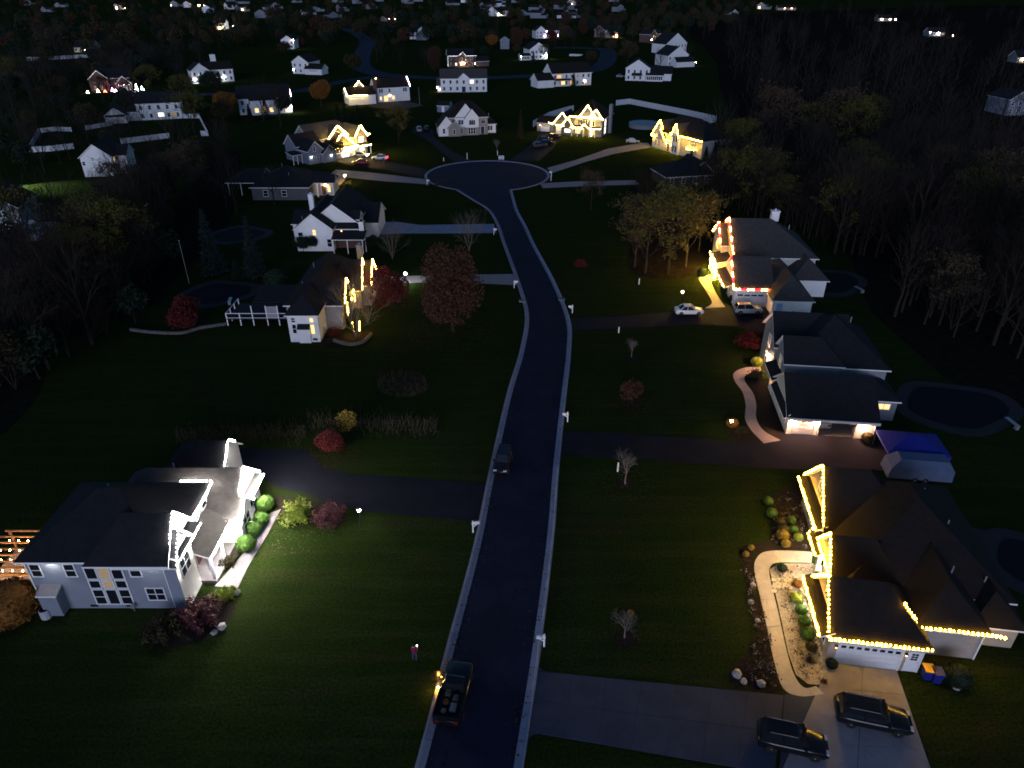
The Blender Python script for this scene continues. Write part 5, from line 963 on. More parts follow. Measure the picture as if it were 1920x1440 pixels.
# low stone edging walls
def wallrow(label, pts, hgt=.4, blk=.6, m=None):
    o = thing('garden_wall', label, 'wall', (*pts[0][:2], 0)); org = Vector((pts[0][0], pts[0][1])); P = smoothpath(pts, 8); k = 0
    for a, b in zip(P, P[1:]):
        n = max(1, int((b - a).length / blk))
        for i in range(n):
            p, q = a.lerp(b, i / n) - org, a.lerp(b, (i + .97) / n) - org; d = (q - p).normalized() * .0; nn = Vector((-(q - p).y, (q - p).x)).normalized() * .16
            obj('stone_block', MB().poly([p + nn, p - nn, q - nn, q + nn], 0, hgt * sr.uniform(.92, 1.05)), m or walls_, o)
wallrow('low curved stone wall edging the bed of the light wrapped tree', [at(626, 640), at(655, 648), at(680, 643), at(697, 628)])
wallrow('low stone retaining wall below the dark red tree left of the deck', [at(245, 620), at(290, 625), at(340, 626), at(375, 617), at(425, 609)])
# ================================================================== fences
def fence(label, pts, hgt=1.8, step=2.4, m=None, group='white panel fences'):
    o = thing('garden_fence', label, 'fence', (pts[0][0], pts[0][1], 0), 0, group); org = Vector((pts[0][0], pts[0][1])); fm = m or MT['fence_vinyl']; pm = MB().box(-.07, .07, -.07, .07, 0, hgt + .12).mesh('post', fm)
    for a, b in zip(pts, pts[1:]):
        a = Vector((a[0], a[1])); b = Vector((b[0], b[1])); n = max(1, int(round((b - a).length / step))); ang = math.atan2((b - a).y, (b - a).x); L = (b - a).length / n; pn = MB().box(0, L, -.025, .025, .06, hgt - .06).box(0, L, -.045, .045, hgt - .1, hgt).box(0, L, -.04, .04, .05, .16).mesh('panel', fm)
        for i in range(n):
            p = a.lerp(b, i / n) - org; link('panel', pn, o, (p.x, p.y, 0), ang); link('post', pm, o, (p.x, p.y, 0))
    p = Vector((pts[-1][0], pts[-1][1])) - org; link('post', pm, o, (p.x, p.y, 0)); return o
mat('fence_vinyl', (.55, .57, .60), .5, .05, .4)
fence('long white panel fence around the pool garden right of the turning circle', px((1155, 198), (1180, 195), (1290, 217), (1342, 229), (1318, 234)), 2.0)
fence('white panel fence wrapping the left side of the dark grey house', px((1000, 238), (1030, 221), (1062, 211), (1075, 208)), 2.0)
fence('left end of the white fence around the large dark garden', px((75, 251), (56, 286), (95, 284), (139, 279)), 1.6)
fence('right side of the white fence around the large dark garden', px((228, 270), (270, 265), (318, 259)), 1.6)
fence('white fence corner right of the house inside the fenced garden', px((340, 222), (374, 222), (391, 255), (378, 255)), 1.6)
fence('far back run of the white garden fence', px((78, 249), (105, 246), (135, 247)), 1.4)
fence('middle run of the white garden fence joining the garage wing', px((162, 244), (190, 239), (212, 235)), 1.4)
fence('long pale fence in front of the flood lit garage front', px((52, 114), (100, 112), (170, 108)), 2.0)
# ================================================================== pools and patios
def blob(cx, cy, rx, ry, n=28, w=.12, rot=0):
    return [(cx + math.cos(rot) * a - math.sin(rot) * b, cy + math.sin(rot) * a + math.cos(rot) * b) for a, b in [(rx * (1 + w * math.sin(2 * t + 1)) * math.cos(t), ry * (1 + w * math.cos(3 * t)) * math.sin(t)) for t in [2 * math.pi * i / n for i in range(n)]]]
def pool(label, c, rx, ry, rot=0, group='garden pools'):
    o = thing('garden_pool', label, 'pool', (c[0], c[1], 0), 0, group)
    o1 = sheet('pool_deck', blob(0, 0, rx + 1.5, ry + 1.5, rot=rot), .03, patio); o1.parent = o; o2 = sheet('pool_cover', blob(0, 0, rx, ry, rot=rot), .06, poolw); o2.parent = o
    obj('diving_board', MB().box(-.25, .25, -1.0, 1.0, .45, .52).box(-.2, .2, -1.0, -.6, 0, .45), galv, o, (rx * .7, -ry * .9, 0), rot)
pool('kidney shaped covered pool behind the candy lit house', at(1550, 528), 5.2, 4.6, .3); pool('dark freeform pool behind the grey blue roofed house', at(1795, 762), 5.6, 4.6, .1); pool('covered pool and pale deck behind the deck of the grey hip roofed house', at(410, 550), 4.6, 4.2, .2); pool('covered garden pool with a pale diving board behind the spruces on the left', at(448, 440), 4.5, 4.2, 0); pool('dark pool at the right edge behind the yellow lit house', at(1950, 1060), 3.2, 3.2, 0)
def round_pool(label, c, r, hgt=1.25):
    o = thing('round_pool', label, 'pool', (c[0], c[1], 0), 0, 'garden pools'); obj('wall', MB().lathe((0, 0, 0), [(r, 0), (r, hgt), (r + .12, hgt), (r + .12, hgt + .08), (r - .1, hgt + .08)], 28), sidb, o); obj('cover', MB().lathe((0, 0, hgt - .05), [(r - .1, 0), (r - .1, .06)], 28), poolw, o)
round_pool('round above ground pool beside the grey house at the left edge', at(75, 440), 4.2); round_pool('pale above ground pool inside the fenced garden right of the circle', at(1208, 238), 5.2, 1.3)
struct(sheet('patio', px((1700, 960), (1790, 1060), (1900, 1090), (1920, 1010), (1830, 990)), .018, patio)); struct(sheet('patio', px((705, 190), (765, 190), (795, 198), (740, 207), (690, 200)), .03, patio))
o = thing('igloo_dome', 'small white dome greenhouse beside the round pool', 'greenhouse', tuple(at(62, 428))); obj('cover', MB().lathe((0, 0, 0), [(1.3, 0), (1.25, .7), (.95, 1.3), (.4, 1.7), (.02, 1.75)], 14), white, o); obj('doorway', MB().box(-.4, .4, -1.34, -1.1, 0, 1.2), glassd, o)
# ================================================================== vehicles
def carpx(label, u, v, head, pm, kind='sedan', L=4.4, **k): p = at(u, v); return car(label, (p.x, p.y), head, pm, kind, L, **k)
carpx('white saloon car on the asphalt drive beside the lit garden lamp', 1291, 588, 0, p_white, 'sedan', 4.3); carpx('silver car with a sunroof parked before the white garage', 1401, 587, -2, p_grey, 'suv', 4.2)
carpx('large black estate car nearest the white garage door', 1632, 1352, -14, p_black, 'suv', 4.9); carpx('black estate car cut by the bottom edge on the concrete drive', 1482, 1398, -14, p_black, 'suv', 4.5)
tr = carpx('black pickup truck with an open lit door and a loaded bed', 853, 1308, 81, p_black, 'truck', 5.1, name='pickup_truck', cat='pickup truck', group='parked cars')
od = link('open_door', MB().box(-.9, 0, -.03, .03, .45, 1.05).box(-.85, -.1, -.02, .02, 1.05, 1.5).mesh('open_door', [p_black]), tr, (.95, 1.02, 0)); od.rotation_euler = (0, 0, R(-78)); link('door_lamp', MB().ball((0, 0, 0), .06, 6, 4).mesh('door_lamp', dome), tr, (.3, 1.3, .42))
lr = random.Random(9); junk = [mat('bag_grey', (.06, .06, .06), .9, .2), mat('crate_tan', (.10, .075, .05), .9, .2), mat('ladder_metal', (.2, .2, .21), .4, 0, metal=.6), mat('coil_orange', (.10, .035, .012), .8, .1)]
for i, (nm, lb) in enumerate([('crate', 'tan crate in the pickup bed'), ('tool_bag', 'grey tool bag in the pickup bed'), ('cable_coil', 'orange cable coil in the pickup bed'), ('tool_box', 'metal tool box behind the pickup cab'), ('light_spool', 'pale spool of lights in the pickup bed')]):
    lx, ly = -.55 - i * .36, (-1) ** i * .3; p = tr.matrix_basis @ Vector((lx, ly, 1.0)); s_ = lr.uniform(.2, .32); ob = MB()
    if nm in ('cable_coil', 'light_spool'): ob.lathe((0, 0, .02), [(s_ * .5, 0), (s_, .02), (s_, .22), (s_ * .5, .24)], 12)
    else: ob.box(-s_, s_, -s_ * .7, s_ * .7, 0, .26).box(-s_ * .9, s_ * .9, -s_ * .1, s_ * .1, .26, .31)
    tag(obj(nm, ob, junk[[1, 0, 3, 2, 0][i]], None, (p.x, p.y, p.z), R(81)), lb, nm.replace('_', ' '), 'load in the pickup bed')
car('white car seen rear first inside the open garage bay', (35.6, 69.3), 83, p_white, 'suv', 4.3, z=.06); carpx('dark parked car with chrome grille at the kerb facing the viewer', 943, 873, -98, p_black, 'suv', 4.2)
carpx('dark red car on the lit apron of the tan house', 676, 308, 176, p_red, 'sedan', 4.4); carpx('white car with glowing red tail lamps leaving the tan house', 712, 299, 172, p_white, 'sedan', 4.4, tail=True); carpx('grey car with one bright headlamp beside the lit garage', 677, 294, -10, p_grey, 'sedan', 4.2, headl=True)
for i, (u, v, pm, lb) in enumerate([(1012, 276, p_char, 'charcoal car first from the street on the dark grey house drive'), (1026, 272, p_black, 'black car second from the street on the dark grey house drive'), (1022, 266, p_navy, 'navy car third from the street on the dark grey house drive'), (1040, 260, p_black, 'black car nearest the dark grey house garage')]): carpx(lb, u, v, 24, pm, 'suv', 4.4)
carpx('silver car parked left of the white and stone house', 786, 246, 100, p_grey, 'suv', 4.3); carpx('black car beside the silver one left of the white and stone house', 800, 244, 100, p_black, 'sedan', 4.2); carpx('white car beside the brightly outlined garage gable', 664, 181, 170, p_white, 'sedan', 4.3); carpx('pale car on the drive left of the wide gabled white house', 1163, 145, 0, p_grey, 'sedan', 4.3); carpx('dark car on the drive left of the long white house', 1000, 153, 10, p_black, 'sedan', 4.2)
carpx('pale car on the path right of the red bush', 1186, 268, -6, p_grey, 'sedan', 4.2)
o = thing('boat_on_trailer', 'slim white covered boat on a trailer by the far street', 'boat', (*at(1079, 106)[:2], 0), 0); hb = MB(); hb.add([(-4, -.9, .9), (3, -.9, .9), (4.8, 0, 1.1), (3, .9, .9), (-4, .9, .9), (-3.9, -.6, .3), (2.6, -.6, .3), (3.6, 0, .5), (2.6, .6, .3), (-3.9, .6, .3), (-3.5, 0, 1.5), (2.5, 0, 1.4)], [(0, 1, 6, 5), (1, 2, 7, 6), (2, 3, 8, 7), (3, 4, 9, 8), (4, 0, 5, 9), (5, 6, 7, 8, 9), (0, 10, 11, 1), (4, 3, 11, 10), (1, 11, 2), (3, 2, 11), (0, 4, 10)]); obj('hull', hb, white, o); obj('trailer', MB().box(-3, 3.6, -.05, .05, .2, .3).box(-1.5, -1.3, -.9, .9, .2, .3), metal, o)
for s_ in (-1, 1): wheel(o, -1.4, s_ * .95, .32)
for lb, u, v in (('square storm drain at the left kerb bend', 979, 565), ('square storm drain at the right kerb bend', 1053, 562)):
    p = at(u, v); o = thing('storm_drain', lb, 'drain', (p.x, p.y, 0), 0, 'storm drains'); obj('frame', MB().box(-.5, .5, -.4, .4, .02, .17), concrete, o); [obj('grate_bar', MB().box(-.4, .4, -.3 + i_ * .14, -.24 + i_ * .14, .17, .185), metal, o) for i_ in range(5)]
# tent and covered trailer behind the foreground house
p = at(1700, 858); o = thing('canopy_tent', 'bright blue canopy tent behind the covered trailer', 'canopy', (p.x, p.y, 0), R(-8)); tb = mat('blue_canvas', (.008, .014, .20), .7, .15, 1); cn = MB(); cn.add([(-3.0, -2.2, 1.9), (3.2, -2.2, 1.9), (3.2, 2.2, 1.9), (-3.0, 2.2, 1.9), (-.6, 0, 2.9), (.6, 0, 2.9), (-3.0, -2.2, 1.65), (3.2, -2.2, 1.65), (3.2, 2.2, 1.65), (-3.0, 2.2, 1.65)], [(0, 1, 5, 4), (1, 2, 5), (2, 3, 4, 5), (3, 0, 4), (0, 6, 7, 1), (1, 7, 8, 2), (2, 8, 9, 3), (3, 9, 6, 0)]); obj('canopy', cn, tb, o)
for a in (-2.9, 3.1):
    for b in (-2.1, 2.1): obj('leg', MB().tube((a, b, 0), (a, b, 1.9), .03, .03, 6), galv, o)
p = at(1716, 893); o = thing('covered_trailer', 'pale blue grey tarp covered trailer beside the dark drive', 'trailer', (p.x, p.y, 0), R(-8)); cv = MB(); cv.add([(-3.2, -1.2, .4), (3.0, -1.2, .4), (3.0, 1.2, .4), (-3.2, 1.2, .4), (-3.0, -1.15, 1.6), (3.0, -1.15, 1.6), (3.0, 1.15, 1.6), (-3.0, 1.15, 1.6), (-2.0, -.45, 2.3), (2.6, -.45, 2.3), (2.6, 1.0, 2.3), (-2.0, 1.0, 2.3)], [(0, 1, 5, 4), (1, 2, 6, 5), (2, 3, 7, 6), (3, 0, 4, 7), (4, 5, 9, 8), (5, 6, 10, 9), (6, 7, 11, 10), (7, 4, 8, 11), (8, 9, 10, 11)]); obj('tarp', cv, mat('tarp_grey_blue', (.07, .10, .18), .7, .12, 1), o); obj('tow_bar', MB().box(-4.4, -3.1, -.06, .06, .4, .5), metal, o)
for x in (-.5, .5):
    for s_ in (-1, 1): wheel(o, x, s_ * 1.1, .32)
# ================================================================== street furniture and small things
def mailbox(label, p, face, d=False):
    o = thing('mailbox', label, 'mailbox', (p[0], p[1], 0), R(face), 'mailboxes along the kerb'); m = MT['mail_white'] if not d else metal
    obj('post', MB().box(-.06, .06, -.06, .06, 0, 1.35).add([(-.0, -.04, .55), (.0, .04, .55), (.45, .04, .95), (.45, -.04, .95), (.0, -.04, .65), (.0, .04, .65), (.40, .04, 1.0), (.40, -.04, 1.0)], [(0, 1, 2, 3), (4, 5, 6, 7), (0, 3, 7, 4), (1, 2, 6, 5)]).box(-.1, .6, -.05, .05, .95, 1.03), m, o)
    n = 6; pr = [(.11 * math.cos(math.pi * i / n), .12 + .11 * math.sin(math.pi * i / n)) for i in range(n + 1)] + [(-.11, 0), (.11, 0)]; k = len(pr); bx = MB(); bx.add([(.05, a, 1.03 + b) for a, b in pr] + [(.62, a, 1.03 + b) for a, b in pr], [tuple(range(k)), tuple(reversed(range(k, 2 * k)))] + [(i, (i + 1) % k, k + (i + 1) % k, k + i) for i in range(k)]); obj('box', bx, m, o); obj('flag', MB().box(.2, .24, .115, .13, 1.1, 1.35).box(.2, .36, .115, .13, 1.28, 1.36), p_red, o)
mat('mail_white', (.8, .8, .8), .5, 0)
for lb, u, v, f in (('white mailbox beside the dark drive of the white lit house', 887, 998, 8), ('white mailbox right of the road before the concrete drive', 1020, 1212, 188), ('white mailbox right of the road opposite the lone red tree', 1064, 791, 185), ('white mailbox at the drive of the two pale cars', 1073, 587, 180), ('white mailbox left of the road by the rust coloured tree', 964, 540, 5), ('white mailbox at the drive of the white gabled house', 926, 440, 0), ('white mailbox at the left rim of the turning circle', 801, 347, 20), ('small white mailbox at the right rim of the turning circle', 1034, 331, 160)): mailbox(lb, at(u, v), f)
def stake(label, p, hgt=1.0, m=None, w=.09):
    o = thing('utility_marker', label, 'marker post', (p[0], p[1], 0), 0, 'small pale marker posts'); obj('post', MB().lathe((0, 0, 0), [(w, 0), (w, hgt * .9), (w * .6, hgt)], 8), m or MT['mail_white'], o); obj('cap', MB().lathe((0, 0, hgt), [(w * 1.1, 0), (w * .5, .06)], 8), m or white, o)
for lb, u, v, hh in (('pale post left of the bare tree by the dark drive', 1158, 884, 1.1), ('short white post beside the asphalt drive of the pale cars', 1160, 624, .9), ('slim white post on the lawn above the pale car lamp', 1198, 533, 1.0), ('thin pole at the upper rim of the turning circle', 876, 299, 1.8), ('stubby hydrant marker left of the turning circle rim', 832, 302, .9), ('small marker on the lawn above the circle sign', 933, 291, 1.2), ('white post right of the circle by the concrete drive', 1033, 339, 1.3)): stake(lb, at(u, v), hh)
p = at(940, 301); o = thing('street_sign', 'small white rectangular board with two blue stripes at the circle rim', 'sign', (p.x, p.y, 0)); obj('board', MB().box(-.75, .75, -.03, .03, .35, 1.3), MT['mail_white'], o); [obj('stripe', MB().box(-.62, .62, -.045, -.03, z_, z_ + .2), mat('stripe_blue', (.05, .08, .25), .6, 0), o) for z_ in (.5, .92)]; [obj('post', MB().box(x_ - .05, x_ + .05, -.02, .02, 0, .4), galv, o) for x_ in (-.5, .5)]
for lb, u, v, hgt in (('tall leaning grey pole at the dark garden left of the spruces', 355, 532, 7.5), ('white flag pole beside the patio in the middle distance', 787, 197, 6.5), ('thin flag pole beside the small brick house near the top', 741, 42, 14)): p = at(u, v); o = thing('flag_pole', lb, 'pole', (p.x, p.y, 0)); obj('pole', MB().tube((0, 0, 0), (0, 0, hgt), .06, .035, 8), galv, o); obj('finial', MB().ball((0, 0, hgt), .08), galv, o)
lamp_post('white globe lamp post on the lawn below the dark drive', at(677, 985), glow('lamp_white', (1.0, .97, .90), 190), 1.8, .15); lamp_post('white lamp post on the lawn above the white saloon car', at(1277, 570), glow('lamp_soft', (1, .95, .9), 120), 2.0, .15); lamp_post('warm lamp post with a shrub at its foot by the serpentine walk', at(1367, 815), glow('lamp_warm', (1, .66, .22), 150), 1.8, .15)
lamp_post('bright white lamp post between the red bush and the concrete drive', at(762, 534), glow('lamp_bright', (1, .97, .92), 420), 2.0, .2); lamp_post('orange lamp post on the curve beside the ranch house', at(648, 343), glow('lamp_or', (1, .55, .16), 330), 1.8, .24)
for lb, u, v, lid, in (('blue wheeled bin with a yellow lid beside the side door', 1735, 1270, 'y'), ('all blue wheeled bin next to the yellow lidded one', 1752, 1276, 'b')):
    p = at(u, v); o = thing('wheeled_bin', lb, 'bin', (p.x, p.y, 0), R(-8), 'bins by the garage'); bm_ = mat('bin_blue', (.012, .02, .20), .5, .1); bb = MB(); bb.add([(-.27, -.3, .05), (.27, -.3, .05), (.27, .3, .05), (-.27, .3, .05), (-.34, -.38, 1.0), (.34, -.38, 1.0), (.34, .38, 1.0), (-.34, .38, 1.0)], [(0, 1, 5, 4), (1, 2, 6, 5), (2, 3, 7, 6), (3, 0, 4, 7), (0, 3, 2, 1)]); obj('body', bb, bm_, o); obj('lid', MB().box(-.37, .37, -.42, .40, 1.0, 1.07), mat('bin_yellow', (.7, .38, .03), .5, .05) if lid == 'y' else bm_, o); [link('wheel', MB().lathe((0, 0, 0), [(.12, -.03), (.12, .03)], 10).mesh('wheel', tyre), o, (x_, .32, .12)) for x_ in (-.25, .25)]
p = at(89, 1156); o = thing('air_conditioner', 'round grey air conditioner unit at the corner of the blue grey house', 'air conditioner', (p.x, p.y, 0)); obj('casing', MB().lathe((0, 0, 0), [(.42, 0), (.45, .05), (.45, .8), (.40, .85)], 12), mat('ac_grey', (.42, .44, .47), .5, .1, 4), o); obj('fan_grille', MB().lathe((0, 0, .85), [(.36, 0), (.36, .02)], 14), metal, o)
p = at(255, 1142); o = thing('gas_meter', 'small pale gas meter on the wall of the blue grey house', 'meter', (p.x, p.y - .2, 0)); obj('case', MB().box(-.14, .14, -.1, .1, .35, .75), galv, o); obj('pipe', MB().tube((0, 0, 0), (0, 0, .35), .03, .03, 6), galv, o)
# back garden lights of the blue grey house, seen past its corner
gs = mat('patio_wood', (.32, .17, .07), .8, .3, 2); o = thing('back_pergola', 'glowing amber lit timber pergola behind the blue grey house', 'pergola', (-41.5, 43.5, 0)); obj('floor', MB().box(-3.2, 2.6, -2.0, 4.5, .02, .1), mat('patio_pale', (.45, .38, .32), .85, .2, 1), o)
for a in (-2.8, 0.0, 2.3):
    for b in (-1.6, 1.4, 4.2): obj('post', MB().box(a - .08, a + .08, b - .08, b + .08, .1, 2.4), gs, o)
for i in range(9): obj('rafter', MB().box(-3.2, 2.6, -1.8 + i * .75, -1.68 + i * .75, 2.4, 2.55), gs, o)
strings('amber lights strung under the timber pergola', [[(-44.3, 42 + i * 1.2, 2.2), (-39.3, 42 + i * 1.2, 2.2)] for i in range(5)], bulbo, .8, .06)
# ================================================================== shrubs and flowers of the near gardens
for i, (u, v, r) in enumerate([(498, 955, .95), (491, 982, .8), (475, 1002, .85), (464, 1030, .95)]): shrub('ball', at(u, v), r, ['clipped green ball shrub farthest up the straight walk', 'clipped green ball shrub second from the far end of the walk', 'clipped green ball shrub third from the far end of the walk', 'clipped green ball shrub nearest the porch of the white lit house'][i], 'clipped ball shrubs by the straight walk')
for u, v, r, k, lb in [(560, 972, 1.9, 'loose', 'loose yellow green shrub at the top of the straight walk'), (620, 978, 1.9, 'purple', 'bare purple shrub on the edge of the dark drive'), (375, 1165, 2.1, 'purple', 'dark purple shrub at the corner of the blue grey house'), (310, 1190, 1.7, 'greenloose', 'loose grassy green shrub under the four pane window'), (425, 1120, 1.0, 'loose', 'yellow green shrub at the near end of the straight walk'), (430, 1060, .9, 'greenloose', 'low shrub in the porch bed of the white lit house'), (30, 1160, 2.2, 'rust', 'rust coloured hedge shrub lit amber at the left edge'), (1440, 945, .5, 'ball', 'small green ball shrub highest in the bed of the yellow lit house'), (1446, 968, .55, 'ball', 'second green ball shrub in the bed of the yellow lit house'), (1462, 985, .5, 'olive', 'olive shrub beside the mixed bed of the yellow lit house'), (1466, 1000, .6, 'olive', 'dull olive ball shrub in the mixed bed'), (1483, 980, .45, 'ball', 'green ball shrub near the lit front wall'), (1487, 998, .45, 'ball', 'green ball shrub below the one near the lit wall'), (1496, 1012, .45, 'lime', 'bright lime ball shrub by the walk corner'), (1466, 1010, .6, 'gold', 'golden shrub glowing by the walk'), (1472, 1024, .45, 'gold', 'small golden shrub at the walk edge'), (1492, 1128, .55, 'lime', 'lime green ball shrub highest in the gravel bed'), (1501, 1150, .5, 'ball', 'second green ball in the gravel bed'), (1507, 1171, .5, 'ball', 'third green ball in the gravel bed'), (1512, 1195, .6, 'ball', 'lowest green ball in the gravel bed'), (1465, 1070, .45, 'dark', 'dark green ball at the top of the gravel bed'), (1558, 1250, .45, 'dark', 'dark shrub at the left jamb of the white garage door'), (1520, 1218, .45, 'olive', 'pale dry ball shrub beside the grass tuft'), (1517, 1242, .9, 'tuft', 'big spiky dry grass tuft in the gravel bed'), (1408, 1030, .3, 'gold', 'small yellow flower clump by the walk bend'), (1398, 1042, .3, 'gold', 'second small yellow flower clump by the walk bend'), (1494, 1100, .4, 'rust', 'orange flower planter in the gravel bed'), (1545, 1280, .3, 'red', 'red flower pot near the end of the gravel bed'), (1418, 686, .8, 'lime', 'yellow green ball shrub beside the entry lantern'), (1402, 650, 2.1, 'red', 'red bush lit by the entry lantern'), (1416, 708, 1.2, 'greenloose', 'dark loose shrub inside the walk curve'), (1392, 815, 1.0, 'greenloose', 'low shrub beside the warm lamp post'), (1372, 800, .7, 'rust', 'small reddish shrub at the foot of the warm lamp post'), (1316, 518, .9, 'dark', 'dark shrub left of the glowing porch'), (1375, 566, .8, 'dark', 'dark shrub in the bed before the white garage wall'), (1358, 548, .8, 'dark', 'dark shrub by the lit porch step'), (1625, 828, .7, 'olive', 'small shrub right of the open garage'), (626, 628, 1.2, 'red', 'round red shrub before the white side bay'), (1088, 500, 1.3, 'red', 'low dark red shrub on the lawn right of the road'), (1120, 248, 2.2, 'red', 'dark red bush at the front of the dark grey house'), (520, 540, 2.0, 'dark', 'dark rounded shrub left of the grey hip roof'), (1790, 1280, 1.0, 'dark', 'dark shrub against the grey wall past the bins')]:
    shrub(k, at(u, v), r, lb, 'garden shrubs')
for u, v, r, lb in [(541, 978, .35, 'pale boulder under the yellow green shrub'), (616, 982, .3, 'grey boulder under the purple shrub'), (417, 1177, .38, 'white boulder below the dark purple shrub'), (402, 1187, .28, 'smaller white boulder below the dark purple shrub'), (1381, 1266, .4, 'large white boulder at the bottom of the dark bed'), (1394, 1279, .28, 'small white boulder at the bottom of the dark bed'), (1427, 1284, .35, 'white boulder beside the walk end'), (1411, 1098, .28, 'grey boulder in the strip left of the walk'), (1408, 1130, .25, 'grey boulder further down the strip left of the walk'), (1420, 1165, .25, 'lowest grey boulder in the strip left of the walk'), (1793, 1290, .3, 'pale boulder past the bins'), (446, 1112, .3, 'pale boulder at the near end of the walk')]: boulder(at(u, v), r, lb)
# small plants filling the beds: too many to count
fl_ = MB(); fr2 = random.Random(8)
for poly, n in ((((1390, 1030), (1415, 1080), (1445, 1200), (1460, 1290), (1395, 1270), (1415, 1190), (1398, 1100)), 170), (((1450, 1062), (1520, 1062), (1550, 1250), (1530, 1280), (1490, 1260)), 120), (((1445, 940), (1510, 910), (1518, 1030), (1450, 1030)), 90)):
    us = [q[0] for q in poly]; vs_ = [q[1] for q in poly]
    for _ in range(n * 3):
        u, v = fr2.uniform(min(us), max(us)), fr2.uniform(min(vs_), max(vs_)); ins = False; j = len(poly) - 1
        for i in range(len(poly)):
            if (poly[i][1] > v) != (poly[j][1] > v) and u < (poly[j][0] - poly[i][0]) * (v - poly[i][1]) / (poly[j][1] - poly[i][1]) + poly[i][0]: ins = not ins
            j = i
        if not ins: continue
        p = at(u, v); s_ = fr2.uniform(.06, .16); fl_.k = fr2.choice([0, 0, 1, 2, 3])
        for q in range(7): addleaf(fl_, fr2, Vector((p.x + fr2.gauss(0, s_), p.y + fr2.gauss(0, s_), s_ + fr2.random() * s_)), s_ * .7)
struct(obj('bed_plants', fl_, [lf_tan, lf_ol, lf_pur, stonem]), 'stuff')['label'] = 'scattered small dry plants and pebbles in the beds'
# ================================================================== person on the dark lawn
def person(label, p, rz):
    V = [(0, 0, .92), (0, 0, 1.12), (0, 0, 1.34), (0, .0, 1.46), (0, .01, 1.56), (0, .02, 1.68), (.17, 0, 1.38), (.24, .04, 1.12), (.16, .24, 1.10), (.10, .30, 1.16), (-.17, 0, 1.38), (-.25, .02, 1.12), (-.27, .12, .90), (-.27, .16, .82), (.10, 0, .88), (.12, .03, .48), (.12, -.02, .08), (.12, .12, .04), (-.10, 0, .88), (-.12, -.02, .48), (-.12, -.05, .08), (-.12, .09, .04)]
    E_ = [(0, 1), (1, 2), (2, 3), (3, 4), (4, 5), (2, 6), (6, 7), (7, 8), (8, 9), (2, 10), (10, 11), (11, 12), (12, 13), (0, 14), (14, 15), (15, 16), (16, 17), (0, 18), (18, 19), (19, 20), (20, 21)]
    r = [.15, .14, .16, .06, .085, .07, .075, .055, .04, .04, .075, .055, .04, .04, .10, .07, .05, .04, .10, .07, .05, .04]
    for base, d in ((9, (-.02, .05, .03)), (13, (0, .02, -.06))):
        for k in range(5):
            a = (k - 2) * .018; V.append((V[base][0] + a + (.03 if k == 0 else 0), V[base][1] + d[1] * (.6 if k == 0 else 1), V[base][2] + d[2] * (.5 if k in (0, 4) else 1))); E_.append((base, len(V) - 1)); r.append(.011)
    me = bpy.data.meshes.new('body'); me.from_pydata(V, E_, []); t = bpy.data.objects.new('tmp', me); C.objects.link(t); t.modifiers.new('s', 'SKIN'); t.modifiers.new('u', 'SUBSURF').render_levels = 1; t.modifiers['u'].levels = 1
    for i, sv in enumerate(me.skin_vertices[0].data): sv.radius = (r[i], r[i]); sv.use_root = (i == 0)
    dg = bpy.context.evaluated_depsgraph_get(); m2 = bpy.data.meshes.new_from_object(t.evaluated_get(dg)); bpy.data.objects.remove(t); m2.name = 'body'; m2.materials.clear()
    for q in (mat('jeans', (.03, .045, .10), .9, .2, 4), mat('jacket_crimson', (.20, .010, .045), .8, .15, 4), mat('skin', (.40, .24, .17), .6, .05), mat('shoe', (.02, .02, .02), .7, 0)): m2.materials.append(q)
    for f in m2.polygons:
        z = f.center.z; x_ = abs(f.center.x); f.use_smooth = True
        f.material_index = 3 if z < .09 else 2 if (z > 1.46 or (x_ > .2 and z < .87) or (f.center.y > .26 and z > 1.05)) else 1 if z > .9 or x_ > .21 else 0
    o = thing('person', label, 'person', (p[0], p[1], 0), rz); link('body', m2, o); hd = MB(); hd.ball((0, -.015, 1.665), .105, 10, 8, 1.05); obj('hair', hd, mat('hair_dark', (.02, .014, .01), .7, 0), o, (0, -.02, .02)); fc = MB(); fc.ball((0, .075, 1.62), .022, 6, 4).ball((-.035, .078, 1.66), .013, 6, 4).ball((.035, .078, 1.66), .013, 6, 4).box(-.025, .025, .078, .09, 1.575, 1.585); obj('face', fc, MT['skin'], o)
    c, s_ = math.cos(rz), math.sin(rz); q = (p[0] + c * .08 - s_ * .36, p[1] + s_ * .08 + c * .36, 1.24); tag(link('phone', MB().box(-.04, .04, -.006, .006, -.07, .07).mesh('phone', glow('phone_screen', (1, .93, .97), 20)), None, q, rz), 'lit phone held up by the person in the crimson jacket', 'phone')
person('person in a crimson jacket and dark jeans holding a lit phone on the lawn', at(778, 1238), R(-20))
